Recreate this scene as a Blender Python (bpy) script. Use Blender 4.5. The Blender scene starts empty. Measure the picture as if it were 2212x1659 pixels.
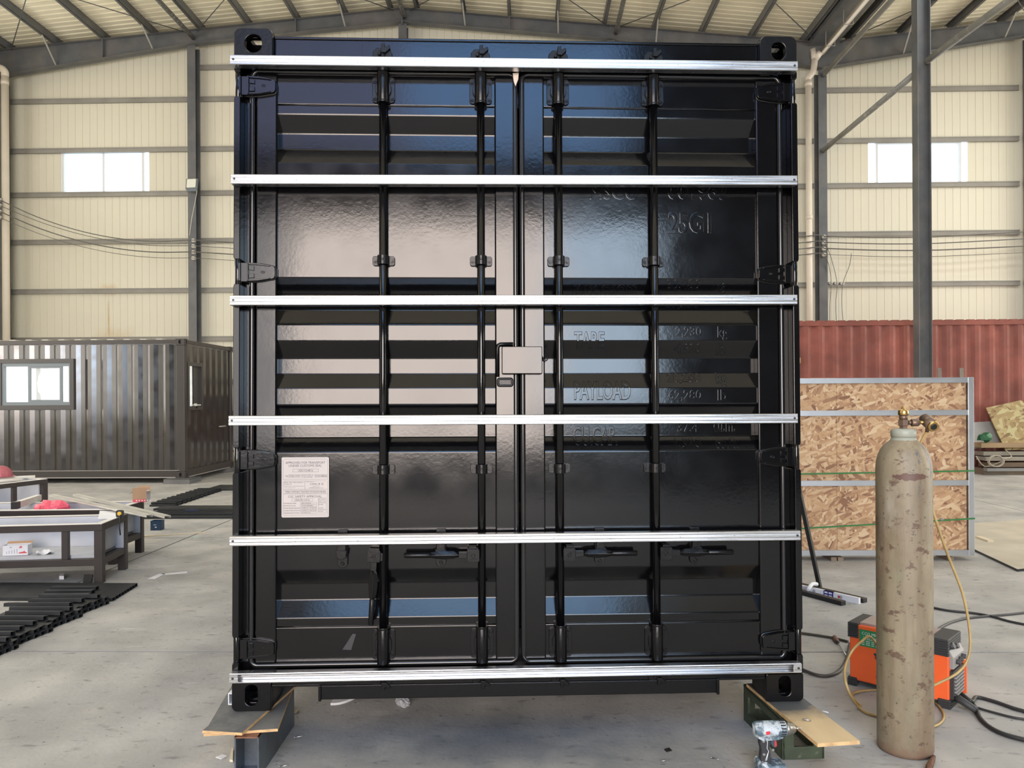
import bpy, bmesh, math, random
from mathutils import Vector, Matrix, Euler
random.seed(7)
S = bpy.context.scene
COL = S.collection
R = math.radians
# ------------------------------------------------------------------ camera, world, lights, exposure
F, PX, PY, CAMZ = 1662.0, 1106.0, 860.0, 1.50          # focal length and principal point in photo pixels
YAW, ROLL = R(1.2), 0.0058
fwd = Vector((-math.sin(YAW), math.cos(YAW), 0))
rt0 = Vector((math.cos(YAW), math.sin(YAW), 0)); up0 = Vector((0, 0, 1))
rgt = rt0*math.cos(ROLL) - up0*math.sin(ROLL)
upv = up0*math.cos(ROLL) + rt0*math.sin(ROLL)
CAM = Vector((0, 0, CAMZ))
cd = bpy.data.cameras.new('camera'); cam = bpy.data.objects.new('camera', cd); COL.objects.link(cam)
cd.sensor_width = 36; cd.lens = F/2212*36; cd.shift_y = (PY-829.5)/2212; cd.clip_end = 300
m = Matrix.Identity(4)
for i in range(3): m[i][0] = rgt[i]; m[i][1] = upv[i]; m[i][2] = -fwd[i]; m[i][3] = CAM[i]
cam.matrix_world = m
S.camera = cam
def ray(x, y): return fwd + rgt*((x-PX)/F) - upv*((y-PY)/F)
def atY(x, y, Y): r = ray(x, y); return CAM + r*(Y/r.y)
def atZ(x, y, Z=0.0): r = ray(x, y); return CAM + r*((Z-CAMZ)/r.z)

w = bpy.data.worlds.new('sky'); S.world = w; w.use_nodes = True
wn = w.node_tree.nodes; bg = wn['Background']
bg.inputs[0].default_value = (0.80, 0.90, 1.0, 1); bg.inputs[1].default_value = 2.6
S.view_settings.view_transform = 'Standard'; S.view_settings.look = 'None'
S.view_settings.exposure = 0.0; S.view_settings.gamma = 1.0
S.view_settings.use_curve_mapping = False
S.cycles.max_bounces = 8; S.cycles.diffuse_bounces = 5; S.cycles.glossy_bounces = 4
S.cycles.sample_clamp_indirect = 8; S.cycles.caustics_reflective = False; S.cycles.caustics_refractive = False

def area(name, loc, rot, sx, sy, L, col):
    """area light; L is its radiance"""
    l = bpy.data.lights.new(name, 'AREA'); l.shape = 'RECTANGLE'; l.size = sx; l.size_y = sy
    l.energy = L*math.pi*sx*sy; l.color = col
    o = bpy.data.objects.new(name, l); COL.objects.link(o); o.location = loc; o.rotation_euler = rot
    return o
YB, YF = 18.94, -9.0            # back wall and front wall of the hall
area('daylight_doorway_yard', (-.65, YF+.02, 3.3), (R(90), 0, 0), 5.3, 4.6, 15.5, (1.0, .83, .72))  # lamp standing in for daylight through a doorway assumed from door reflections
area('daylight_doorway_shade', (-4.25, YF+.02, 3.3), (R(90), 0, 0), 1.8, 4.6, 3.0, (1.0, .84, .74))  # dimmer lamp added at the left end of the assumed doorway
area('daylight_doorway_sky', (3.1, YF+.02, 3.6), (R(90), 0, 0), 2.2, 4.0, 12.0, (.62, .80, 1.0))  # bluish lamp added as sky in the assumed doorway
area('assumed_clerestory_light', (1.3, YF+.02, 8.3), (R(90), 0, 0), 4.6, 2.6, 6.0, (.30, .55, 1.0))  # added lamp for a clerestory assumed from blue door reflections
area('assumed_clerestory_dim_light', (-2.9, YF+.02, 8.3), (R(90), 0, 0), 3.8, 2.6, 2.6, (.60, .64, 1.0))  # added dimmer lamp that extends the assumed clerestory to the left
area('front_fill_light', (.2, -6.9, 10.05), (0, 0, 0), 6.5, 3.6, 6.0, (.30, .58, 1.0))  # added blue fill; the roof is closed, a rooflight is only assumed
area('side_fill_left', (-13.0, 8.2, 3.2), (R(90), 0, R(-90)), 13, 4.2, 3.4, (1.0, .95, .88))  # added side fill for assumed windows; the left wall is closed
area('ceiling_fill_left', (-13.0, 7.0, 8.4), (R(90), 0, R(-90)), 20, 1.3, 4.0, (1.0, .97, .93))  # added fill that lifts the ceiling; this wall has no high windows
area('ceiling_fill_right', (27.3, 7.0, 8.2), (R(90), 0, R(90)), 20, 1.3, 9.0, (1.0, .97, .93))  # same added ceiling fill from the right side
area('side_fill_right', (27.0, 8.0, 3.0), (R(90), 0, R(90)), 16, 5.5, 7.0, (1.0, .97, .92))  # added side fill for assumed doors; the right wall is closed
for x, y, L_ in ((-8, 7.0, 8), (1.5, 8.5, 9), (11.0, 12.5, 13), (11.5, 7, 7), (18, 9, 12)):
    area('hall_fill_light', (x, y, 9.75), (0, 0, 0), 6.0, 1.2, L_, (.95, .98, 1.0))  # added fill below the closed roof, brightens the back wall and floor

# ------------------------------------------------------------------ materials
MATS = {}
def NT(mm): return mm.node_tree.nodes, mm.node_tree.links
def mat(name, col, rough=.5, metal=0.0, var=0.0, vs=4.0, vdet=6.0, bump=0.0, bs=60.0, spec=.5, coat=0.0,
        col2=None, c2s=3.0, c2lo=.45, c2hi=.6, rvar=0.0, stretch=(1, 1, 1), em=0.0, coords='Object', bdist=.01):
    if name in MATS: return MATS[name]
    mm = bpy.data.materials.new(name); mm.use_nodes = True; MATS[name] = mm
    n, l = NT(mm); b = n['Principled BSDF']
    b.inputs['Base Color'].default_value = (*col, 1); b.inputs['Roughness'].default_value = rough
    b.inputs['Metallic'].default_value = metal; b.inputs['Specular IOR Level'].default_value = spec
    b.inputs['Coat Weight'].default_value = coat; b.inputs['Coat Roughness'].default_value = .08
    if em: b.inputs['Emission Color'].default_value = (*col, 1); b.inputs['Emission Strength'].default_value = em
    tc = n.new('ShaderNodeTexCoord'); mp = n.new('ShaderNodeMapping'); l.new(tc.outputs[coords], mp.inputs[0])
    mp.inputs['Scale'].default_value = stretch
    src = None
    if var or col2:
        base = None
        if col2:
            nz = n.new('ShaderNodeTexNoise'); nz.inputs['Scale'].default_value = c2s; nz.inputs['Detail'].default_value = 8
            nz.inputs['Roughness'].default_value = .62
            l.new(mp.outputs[0], nz.inputs['Vector'])
            rp = n.new('ShaderNodeValToRGB'); rp.color_ramp.elements[0].position = c2lo; rp.color_ramp.elements[1].position = c2hi
            rp.color_ramp.elements[0].color = (*col, 1); rp.color_ramp.elements[1].color = (*col2, 1)
            l.new(nz.outputs[0], rp.inputs[0]); src = rp.outputs[0]
        if var:
            nz = n.new('ShaderNodeTexNoise'); nz.inputs['Scale'].default_value = vs; nz.inputs['Detail'].default_value = vdet
            l.new(mp.outputs[0], nz.inputs['Vector'])
            mr = n.new('ShaderNodeMapRange'); mr.inputs[1].default_value = .3; mr.inputs[2].default_value = .7
            mr.inputs[3].default_value = 1-var; mr.inputs[4].default_value = 1+var
            l.new(nz.outputs[0], mr.inputs[0])
            mx = n.new('ShaderNodeVectorMath'); mx.operation = 'SCALE'
            if src: l.new(src, mx.inputs[0])
            else: mx.inputs[0].default_value = col
            l.new(mr.outputs[0], mx.inputs['Scale']); src = mx.outputs[0]
        l.new(src, b.inputs['Base Color'])
    if rvar:
        nz = n.new('ShaderNodeTexNoise'); nz.inputs['Scale'].default_value = vs*2.3; l.new(mp.outputs[0], nz.inputs['Vector'])
        mr = n.new('ShaderNodeMapRange'); mr.inputs[3].default_value = max(0, rough-rvar); mr.inputs[4].default_value = rough+rvar
        mr.inputs[1].default_value = .3; mr.inputs[2].default_value = .7
        l.new(nz.outputs[0], mr.inputs[0]); l.new(mr.outputs[0], b.inputs['Roughness'])
    if bump:
        nz = n.new('ShaderNodeTexNoise'); nz.inputs['Scale'].default_value = bs; nz.inputs['Detail'].default_value = 3
        l.new(mp.outputs[0], nz.inputs['Vector'])
        bp = n.new('ShaderNodeBump'); bp.inputs['Strength'].default_value = bump; bp.inputs['Distance'].default_value = bdist
        l.new(nz.outputs[0], bp.inputs['Height']); l.new(bp.outputs[0], b.inputs['Normal'])
    return mm

# ------------------------------------------------------------------ mesh building
class MB:
    def __init__(s): s.v = []; s.f = []; s.mi = []; s.sm = []
    def add(s, vs, fs, mi=0, sm=False):
        o = len(s.v); s.v += [tuple(v) for v in vs]
        for f in fs: s.f.append(tuple(i+o for i in f)); s.mi.append(mi); s.sm.append(sm)
        return s
    def box(s, x0, x1, y0, y1, z0, z1, mi=0, M=None, ch=0.0):
        if ch:
            return s.prism([(x0+ch, z0), (x1-ch, z0), (x1, z0+ch), (x1, z1-ch), (x1-ch, z1), (x0+ch, z1), (x0, z1-ch), (x0, z0+ch)], y0, y1, 'y', mi, M)
        vs = [Vector(p) for p in ((x0,y0,z0),(x1,y0,z0),(x1,y1,z0),(x0,y1,z0),(x0,y0,z1),(x1,y0,z1),(x1,y1,z1),(x0,y1,z1))]
        if M is not None: vs = [M @ v for v in vs]
        return s.add(vs, [(0,3,2,1),(4,5,6,7),(0,1,5,4),(1,2,6,5),(2,3,7,6),(3,0,4,7)], mi)
    def bar(s, a, b, wx, wz, mi=0, up=(0, 0, 1)):
        """box beam from a to b, wx across, wz along up"""
        a = Vector(a); b = Vector(b); d = (b-a); L = d.length; d.normalize(); u = Vector(up)
        x = d.cross(u)
        if x.length < 1e-4: x = d.cross(Vector((1, 0, 0)))
        x.normalize(); z = x.cross(d)
        M = Matrix.Identity(4)
        for i in range(3): M[i][0] = x[i]; M[i][1] = d[i]; M[i][2] = z[i]; M[i][3] = a[i]
        return s.box(-wx/2, wx/2, 0, L, -wz/2, wz/2, mi, M)
    def prism(s, poly, t0, t1, axis='y', mi=0, M=None, sm=False):
        """extrude a 2-D polygon (x,z for axis y; y,z for axis x; x,y for axis z)"""
        n = len(poly)
        def P(p, t):
            v = Vector((p[0], t, p[1]) if axis == 'y' else (t, p[0], p[1]) if axis == 'x' else (p[0], p[1], t))
            return M @ v if M is not None else v
        vs = [P(p, t0) for p in poly] + [P(p, t1) for p in poly]
        s.add(vs, [tuple(range(n))[::-1] if axis != 'y' else tuple(range(n)), tuple(range(n, 2*n)) if axis != 'y' else tuple(range(n, 2*n))[::-1]], mi)
        o = len(s.v)-2*n
        for i in range(n):
            j = (i+1) % n; q = (o+i, o+j, o+n+j, o+n+i)
            s.f.append(q if axis != 'y' else q[::-1]); s.mi.append(mi); s.sm.append(sm)
        return s
    def sheet(s, prof, t0, t1, axis='x', mi=0, M=None, thick=0.0):
        """open profile swept along an axis: prof points are the other two coordinates"""
        n = len(prof)
        def P(p, t):
            v = Vector((t, p[0], p[1]) if axis == 'x' else (p[0], t, p[1]) if axis == 'y' else (p[0], p[1], t))
            return M @ v if M is not None else v
        vs = [P(p, t0) for p in prof] + [P(p, t1) for p in prof]
        return s.add(vs, [(i, i+1, n+i+1, n+i) for i in range(n-1)], mi)
    def ring(s, outer, inner, t0, t1, mi=0, M=None, axis='y'):
        """plate with a hole; loops of equal length"""
        n = len(outer)
        def P(p, t):
            v = Vector((p[0], t, p[1]) if axis == 'y' else (t, p[0], p[1]) if axis == 'x' else (p[0], p[1], t))
            return M @ v if M is not None else v
        vs = [P(p, t0) for p in outer]+[P(p, t0) for p in inner]+[P(p, t1) for p in outer]+[P(p, t1) for p in inner]
        fs = []
        for i in range(n):
            j = (i+1) % n
            fs += [(i, j, n+j, n+i), (2*n+i, 3*n+i, 3*n+j, 2*n+j), (i, 2*n+i, 2*n+j, j), (n+i, n+j, 3*n+j, 3*n+i)]
        return s.add(vs, fs, mi)
    def tube(s, pts, r, n=10, mi=0, cap=True, closed=False):
        pts = [Vector(p) for p in pts]; k = len(pts)
        rs = r if isinstance(r, (list, tuple)) else [r]*k
        vs = []; ref = None
        for i, p in enumerate(pts):
            if closed: d = pts[(i+1) % k]-pts[i-1]
            else: d = pts[min(i+1, k-1)]-pts[max(i-1, 0)]
            d.normalize()
            if ref is None:
                ref = d.cross(Vector((0, 0, 1)))
                if ref.length < .05: ref = d.cross(Vector((1, 0, 0)))
            ref = (ref - d*ref.dot(d)); ref.normalize(); q = d.cross(ref)
            vs += [p + (ref*math.cos(2*math.pi*j/n) + q*math.sin(2*math.pi*j/n))*rs[i] for j in range(n)]
        fs = []
        for i in range(k if closed else k-1):
            a = i*n; b = ((i+1) % k)*n
            for j in range(n): jj = (j+1) % n; fs.append((a+j, a+jj, b+jj, b+j))
        s.add(vs, fs, mi, True)
        if cap and not closed:
            o = len(s.v)-len(vs)
            s.f.append(tuple(o+j for j in range(n))[::-1]); s.mi.append(mi); s.sm.append(False)
            s.f.append(tuple(o+(k-1)*n+j for j in range(n))); s.mi.append(mi); s.sm.append(False)
        return s
    def lathe(s, prof, c=(0, 0, 0), n=24, mi=0, M=None, sm=True):
        """prof: (r, z) pairs about the z axis"""
        vs = []
        for r, z in prof:
            for j in range(n):
                v = Vector((r*math.cos(2*math.pi*j/n), r*math.sin(2*math.pi*j/n), z))
                vs.append((M @ v if M is not None else v) + Vector(c))
        fs = []
        for i in range(len(prof)-1):
            for j in range(n): jj = (j+1) % n; fs.append((i*n+j, i*n+jj, (i+1)*n+jj, (i+1)*n+j))
        s.add(vs, fs, mi, sm)
        o = len(s.v)-len(vs)
        s.f.append(tuple(o+j for j in range(n))[::-1]); s.mi.append(mi); s.sm.append(False)
        s.f.append(tuple(o+(len(prof)-1)*n+j for j in range(n))); s.mi.append(mi); s.sm.append(False)
        return s
    def cyl(s, a, b, r, n=12, mi=0): return s.tube([a, b], r, n, mi)
    def mesh(s, name, mats):
        me = bpy.data.meshes.new(name); me.from_pydata(s.v, [], s.f)
        for x in (mats if isinstance(mats, (list, tuple)) else [mats]): me.materials.append(x)
        me.polygons.foreach_set('material_index', s.mi); me.polygons.foreach_set('use_smooth', s.sm)
        me.update(); return me
    def build(s, name, mats, parent=None, bev=0.0, **kw):
        me = s.mesh(name, mats)
        bm = bmesh.new(); bm.from_mesh(me); bmesh.ops.recalc_face_normals(bm, faces=bm.faces); bm.to_mesh(me); bm.free()
        return link(name, me, parent, bev, **kw)
def link(name, me, parent=None, bev=0.0, loc=None, rot=None, scale=None):
    o = bpy.data.objects.new(name, me); COL.objects.link(o)
    if parent: o.parent = parent
    if loc is not None: o.location = loc
    if rot is not None: o.rotation_euler = rot
    if scale is not None: o.scale = scale
    if bev:
        md = o.modifiers.new('bevel', 'BEVEL'); md.width = bev; md.segments = 2; md.limit_method = 'ANGLE'; md.angle_limit = R(40)
    return o
def tag(o, label, cat, group=None):
    o['label'] = label; o['category'] = cat
    if group: o['group'] = group
    return o
def thing(name, label, cat, loc=(0, 0, 0), rot=(0, 0, 0), group=None):
    o = bpy.data.objects.new(name, None); COL.objects.link(o); o.location = loc; o.rotation_euler = rot
    o.empty_display_size = .1
    return tag(o, label, cat, group)
def struct(o): o['kind'] = 'structure'; return o
def copy_tree(o, parent=None):
    c = o.copy(); COL.objects.link(c); c.parent = parent
    for ch in o.children: copy_tree(ch, c)
    return c
def rrect(x0, x1, z0, z1, r, n=4):
    if not isinstance(r, (list, tuple)): r = [r]*4
    out = []
    for k, (cx, cz, a0) in enumerate(((x0, z0, 180), (x1, z0, 270), (x1, z1, 0), (x0, z1, 90))):
        rr = r[k]; px = cx+rr if cx == x0 else cx-rr; pz = cz+rr if cz == z0 else cz-rr
        for i in range(n+1):
            a = R(a0+90*i/n); out.append((px+rr*math.cos(a), pz+rr*math.sin(a)))
    return out
def text_mesh(txt, ext=0.0, bev=0.0):
    """lettering as a mesh in x,y (unscaled)"""
    c = bpy.data.curves.new('lettering', 'FONT'); c.body = txt; c.extrude = ext; c.bevel_depth = bev; c.resolution_u = 3
    o = bpy.data.objects.new('lettering', c); COL.objects.link(o)
    bpy.context.view_layer.update()
    me = bpy.data.meshes.new_from_object(o.evaluated_get(bpy.context.evaluated_depsgraph_get()))
    vs = [v.co.copy() for v in me.vertices]; fs = [tuple(p.vertices) for p in me.polygons]
    bpy.data.objects.remove(o); bpy.data.curves.remove(c); bpy.data.meshes.remove(me)
    return vs, fs
def text_into(mb, txt, x0, z0, x1, z1, y, mi=0, M=None, toward=-1):
    """flat lettering fitted to a rectangle on a vertical face (x right, z up), facing -y"""
    vs, fs = text_mesh(txt)
    ax = min(v.x for v in vs); bx = max(v.x for v in vs); ay = min(v.y for v in vs); by = max(v.y for v in vs)
    q = [Vector((x0+(v.x-ax)/(bx-ax)*(x1-x0), y, z0+(v.y-ay)/max(by-ay, 1e-6)*(z1-z0))) for v in vs]
    if M is not None: q = [M @ v for v in q]
    mb.add(q, fs, mi)

# shared materials
steel_grey = mat('grey_structural_paint', (.115, .122, .128), .45, var=.15, vs=3, col2=(.15, .145, .14), c2s=1.2)
steel_pale = mat('pale_steel_paint', (.25, .25, .23), .5, var=.15, vs=3)
cream = mat('cream_sheet', (.78, .74, .60), .55, var=.05, vs=1.3, stretch=(1, 1, .15))
def rust_streak(mm):
    n, l = NT(mm); b = n['Principled BSDF']; geo = n.new('ShaderNodeNewGeometry'); old = b.inputs['Base Color'].links[0].from_socket
    cur = old
    for (x, z, kx, kz, amt) in ((-10.45, 3.55, 26, 1.25, .75), (-10.45, 4.25, 3.2, 4.5, .45), (-10.3, 2.9, 1.3, 1.6, .35)):
        sb = n.new('ShaderNodeVectorMath'); sb.operation = 'SUBTRACT'; l.new(geo.outputs['Position'], sb.inputs[0]); sb.inputs[1].default_value = (x, YB, z)
        ml = n.new('ShaderNodeVectorMath'); ml.operation = 'MULTIPLY'; l.new(sb.outputs[0], ml.inputs[0]); ml.inputs[1].default_value = (kx, 0, kz)
        ln = n.new('ShaderNodeVectorMath'); ln.operation = 'LENGTH'; l.new(ml.outputs[0], ln.inputs[0])
        nz = n.new('ShaderNodeTexNoise'); nz.inputs['Scale'].default_value = 4; l.new(geo.outputs['Position'], nz.inputs['Vector'])
        ad = n.new('ShaderNodeMath'); ad.operation = 'MULTIPLY_ADD'; l.new(nz.outputs[0], ad.inputs[0]); ad.inputs[1].default_value = .8; l.new(ln.outputs['Value'], ad.inputs[2])
        mr = n.new('ShaderNodeMapRange'); mr.inputs[1].default_value = 1.3; mr.inputs[2].default_value = .5; mr.inputs[4].default_value = amt; l.new(ad.outputs[0], mr.inputs[0])
        mx = n.new('ShaderNodeMix'); mx.data_type = 'RGBA'; l.new(mr.outputs[0], mx.inputs[0]); l.new(cur, mx.inputs[6]); mx.inputs[7].default_value = (.55, .33, .10, 1); cur = mx.outputs[2]
    l.new(cur, b.inputs['Base Color'])
rust_streak(cream)
cream_roof = mat('cream_roof_sheet', (.92, .86, .67), .6, var=.06, vs=1.0)
pvc = mat('cream_pvc', (.78, .70, .58), .4, var=.04)
black = mat('black_gloss_paint', (.0025, .0026, .0032), .12, spec=.44, bump=1.0, bs=70, rvar=.03, vs=3, bdist=.00015)
black_rough = mat('black_gloss_hardware', (.004, .004, .0045), .27, spec=.30, bump=1.0, bs=55, bdist=.0007)
rubber = mat('black_rubber', (.012, .012, .013), .35)
galv = mat('galvanised_steel', (.60, .61, .63), .30, metal=1.0, var=.10, vs=6, stretch=(.25, 1, 14), rvar=.10)
galv_dull = mat('galvanised_stud', (.62, .65, .68), .38, metal=.9, var=.08, vs=4)
zinc = mat('screw_zinc', (.55, .55, .55), .35, metal=1.0)
dark_hole = mat('dark_recess', (.02, .02, .02), .8)

# ================================================================== STRUCTURE
# ---- floor: concrete slabs with joints
concrete = mat('concrete', (.44, .425, .395), .75, var=.16, vs=2.4, vdet=10, col2=(.34, .335, .325), c2s=1.4, c2lo=.40, c2hi=.70,
               bump=.25, bs=40, rvar=.08, coords='Generated', bdist=.006, spec=.12)
def concrete_nodes():
    mm = concrete; n, l = NT(mm); b = n['Principled BSDF']
    for x in list(n):
        if x.type == 'MAPPING': mp = x
        if x.type == 'TEX_COORD': tc = x
    geo = n.new('ShaderNodeNewGeometry'); l.new(geo.outputs['Position'], mp.inputs[0])
    old = b.inputs['Base Color'].links[0].from_socket
    sep = n.new('ShaderNodeSeparateXYZ'); l.new(geo.outputs['Position'], sep.inputs[0])
    def layer(old, scale, lo, hi, col, amt, stretch=(1, 1, 1), det=6):
        mp2 = n.new('ShaderNodeMapping'); mp2.inputs['Scale'].default_value = stretch; l.new(geo.outputs['Position'], mp2.inputs[0])
        nz = n.new('ShaderNodeTexNoise'); nz.inputs['Scale'].default_value = scale; nz.inputs['Detail'].default_value = det
        l.new(mp2.outputs[0], nz.inputs['Vector'])
        mr = n.new('ShaderNodeMapRange'); mr.inputs[1].default_value = lo; mr.inputs[2].default_value = hi; mr.inputs[4].default_value = amt
        l.new(nz.outputs[0], mr.inputs[0])
        mx = n.new('ShaderNodeMix'); mx.data_type = 'RGBA'; l.new(mr.outputs[0], mx.inputs[0]); l.new(old, mx.inputs[6]); mx.inputs[7].default_value = (*col, 1)
        return mx.outputs[2], mr.outputs[0]
    s1, _ = layer(old, 9, .60, .72, (.16, .155, .15), .6, (1, 2.2, 1))          # scuffs
    s1, _ = layer(s1, 3.2, .62, .75, (.56, .54, .50), .6, (1, 2.6, 1))             # pale smears
    s1, _ = layer(s1, 34, .66, .72, (.08, .078, .075), .7)                         # specks
    # black paint overspray, with bluish shade painted in, on the slab in front of the container
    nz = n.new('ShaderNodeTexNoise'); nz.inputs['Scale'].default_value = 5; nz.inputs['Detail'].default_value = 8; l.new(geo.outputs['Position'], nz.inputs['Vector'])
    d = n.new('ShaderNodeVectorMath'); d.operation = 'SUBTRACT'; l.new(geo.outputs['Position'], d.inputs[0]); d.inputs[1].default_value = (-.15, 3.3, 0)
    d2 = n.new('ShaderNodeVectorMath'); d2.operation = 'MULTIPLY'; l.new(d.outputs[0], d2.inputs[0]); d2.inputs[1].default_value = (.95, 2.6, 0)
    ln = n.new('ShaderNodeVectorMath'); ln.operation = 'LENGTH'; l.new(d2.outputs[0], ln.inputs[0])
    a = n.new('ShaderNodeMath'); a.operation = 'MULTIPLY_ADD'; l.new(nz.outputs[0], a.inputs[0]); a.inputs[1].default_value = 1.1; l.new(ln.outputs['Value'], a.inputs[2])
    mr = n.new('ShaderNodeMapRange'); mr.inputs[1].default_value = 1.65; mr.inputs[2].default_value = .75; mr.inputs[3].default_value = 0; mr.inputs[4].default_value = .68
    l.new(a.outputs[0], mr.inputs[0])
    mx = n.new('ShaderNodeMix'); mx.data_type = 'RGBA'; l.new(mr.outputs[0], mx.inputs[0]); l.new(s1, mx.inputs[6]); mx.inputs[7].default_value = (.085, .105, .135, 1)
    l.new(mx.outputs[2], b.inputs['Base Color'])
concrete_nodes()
joint_mat = mat('joint_dirt', (.06, .058, .052), .9)
floor = MB().box(-13.2, 28, YF, YB+.3, -.3, -.012).build('floor', joint_mat); struct(floor)
xs = [-13.2, -8.6, -3.72, 1.3+.0, 6.4, 11.4, 16.4, 21.4, 28]; ys = [YF, -5.0, -.4, 4.55, 8.3, 12.4, 15.8, YB+.3]
xs = [-13.2, -8.6, -3.72, 6.4, 11.4, 16.4, 21.4, 28]
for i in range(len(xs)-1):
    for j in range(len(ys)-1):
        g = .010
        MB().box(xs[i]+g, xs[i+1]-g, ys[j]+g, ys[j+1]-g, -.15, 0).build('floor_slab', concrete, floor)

# ---- roof profile
XL, XR, XRIDGE, XR2 = -13.06, 7.1, -3.0, 17.2
Z_EAVE, Z_RIDGE = 10.10, 10.98
def roof_z(x):
    """underside of the purlins"""
    if x <= XRIDGE: return Z_EAVE+(Z_RIDGE-Z_EAVE)*(x-XL)/(XRIDGE-XL)
    if x <= XR: return Z_RIDGE-(Z_RIDGE-9.98)*(x-XRIDGE)/(XR-XRIDGE)
    if x <= XR2: return 9.98+(Z_RIDGE-9.98)*(x-XR)/(XR2-XR)
    return Z_RIDGE-(x-XR2)*.095
def rafter_z(x):
    """underside of the tapered rafters"""
    t = roof_z(x)
    if x < -8.1: return t-.33-.32*(-8.1-x)/4.96
    if x < 2: return t-.34
    if x < 7.1: return t-.33-.27*(x-2)/5.1
    if x < 12.1: return t-.37-.24*(12.1-x)/5
    return t-.37
PUR = .20                                            # purlin depth
ceiling = MB().box(-13.4, -13.1, YF, YB, 10.2, 10.3).build('ceiling', steel_grey); struct(ceiling)
def slope_panel(xa, xb, y0, y1, name, par):
    """one roof sheet with trapezoid ribs running down the slope"""
    za, zb = roof_z(xa+1e-4)+PUR, roof_z(xb-1e-4)+PUR
    n = max(1, round((y1-y0)/.19)); p = (y1-y0)/n; vs = []
    prof = []
    for k in range(n):
        q = y0+k*p
        prof += [(q+.003, .0), (q+p*.62, .0), (q+p*.70, .028), (q+p*.92, .028), (q+p-.003, .0)]
    mb = MB(); m = len(prof)
    mb.add([(xa, y, za+h) for y, h in prof]+[(xb, y, zb+h) for y, h in prof], [(i, i+1, m+i+1, m+i) for i in range(m-1)])
    mb.add([(xa, y0, za+.06), (xb, y0, zb+.06), (xb, y1, zb+.06), (xa, y1, za+.06)], [(0, 1, 2, 3)])
    return mb.build(name, cream_roof, par)
for xa, xb in ((XL-.2, XRIDGE), (XRIDGE, XR), (XR, XR2)):
    y = YB+.06
    while y > 13.3:
        slope_panel(xa, xb, y-.95, y, 'roof_panel', ceiling); y -= .95
    ynear = y
for xa, xb in ((XL-.2, XRIDGE), (XRIDGE, XR), (XR, XR2), (XR2, 27.6)):
    y1 = ynear if xb < 20 else YB
    za, zb = roof_z(xa+1e-4)+PUR, roof_z(xb-1e-4)+PUR
    mb = MB(); mb.add([(xa, YF, za), (xb, YF, zb), (xb, y1, zb), (xa, y1, za)], [(0, 1, 2, 3)])
    mb.add([(xa, YF, za+.05), (xb, YF, zb+.05), (xb, y1, zb+.05), (xa, y1, za+.05)], [(0, 1, 2, 3)])
    mb.build('roof_sheet', cream_roof, ceiling)
# purlins: C sections along the hall, running into the end frame
def purlin(x, y0, y1):
    z = roof_z(x); s = 1 if x < XRIDGE or x > XR else -1
    mb = MB(); a, b = .035*s, -.035*s
    mb.box(min(a, a-.006*s), max(a, a-.006*s), y0, y1, z, z+PUR-.002)
    mb.box(min(a, b), max(a, b), y0, y1, z, z+.008); mb.box(min(a, b), max(a, b), y0, y1, z+PUR-.01, z+PUR-.002)
    mb.box(min(b, b+.006*s), max(b, b+.006*s), y0, y1, z, z+.03)
    return mb.build('purlin', steel_grey, ceiling, loc=(x, 0, 0))
PX1 = [-12.75, -11.55, -10.35, -9.15, -7.97, -6.8, -5.6, -4.42, -3.3, -2.65, -1.5, -.4, .75, 1.9, 3.1, 4.25, 5.45, 6.7]
for x in PX1: purlin(x, 6.0, YB-.02)
for x in (7.75, 9.0, 10.2, 11.4, 12.6, 13.8): purlin(x, 6.0, YB-.02)
# rafters of the end frame
def rafter(xa, xb, y, n=8, name='rafter'):
    mb = MB(); xs = [xa+(xb-xa)*k/n for k in range(n+1)]
    top = [(x, roof_z(x)) for x in xs]; bot = [(x, rafter_z(x)) for x in xs]
    for k in range(n):
        for (h0, h1, t0, t1, wd) in ((bot[k][1], top[k][1], bot[k+1][1], top[k+1][1], .006),):
            mb.add([(xs[k], y-wd, h0), (xs[k+1], y-wd, t0), (xs[k+1], y-wd, t1), (xs[k], y-wd, h1),
                    (xs[k], y+wd, h0), (xs[k+1], y+wd, t0), (xs[k+1], y+wd, t1), (xs[k], y+wd, h1)],
                   [(0, 1, 2, 3), (7, 6, 5, 4), (0, 4, 5, 1), (3, 2, 6, 7)])
        for a, b in ((bot, .0), (top, -.012)):
            mb.add([(xs[k], y-.1, a[k][1]+b), (xs[k+1], y-.1, a[k+1][1]+b), (xs[k+1], y+.1, a[k+1][1]+b), (xs[k], y+.1, a[k][1]+b),
                    (xs[k], y-.1, a[k][1]+b+.012), (xs[k+1], y-.1, a[k+1][1]+b+.012), (xs[k+1], y+.1, a[k+1][1]+b+.012), (xs[k], y+.1, a[k][1]+b+.012)],
                   [(0, 3, 2, 1), (4, 5, 6, 7), (0, 1, 5, 4), (2, 3, 7, 6), (1, 2, 6, 5), (0, 4, 7, 3)])
    return mb.build(name, steel_grey, ceiling)
YR = YB-.28
rafter(XL, XRIDGE, YR); rafter(XRIDGE, XR, YR); rafter(XR, XR2, YR)
for xa, xb in ((XL, XRIDGE), (XRIDGE, XR), (XR, XR2)): rafter(xa, xb, 8.0)
for xa, xb in ((XL, XRIDGE), (XRIDGE, XR), (XR, XR2)): rafter(xa, xb, 2.0)
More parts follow.
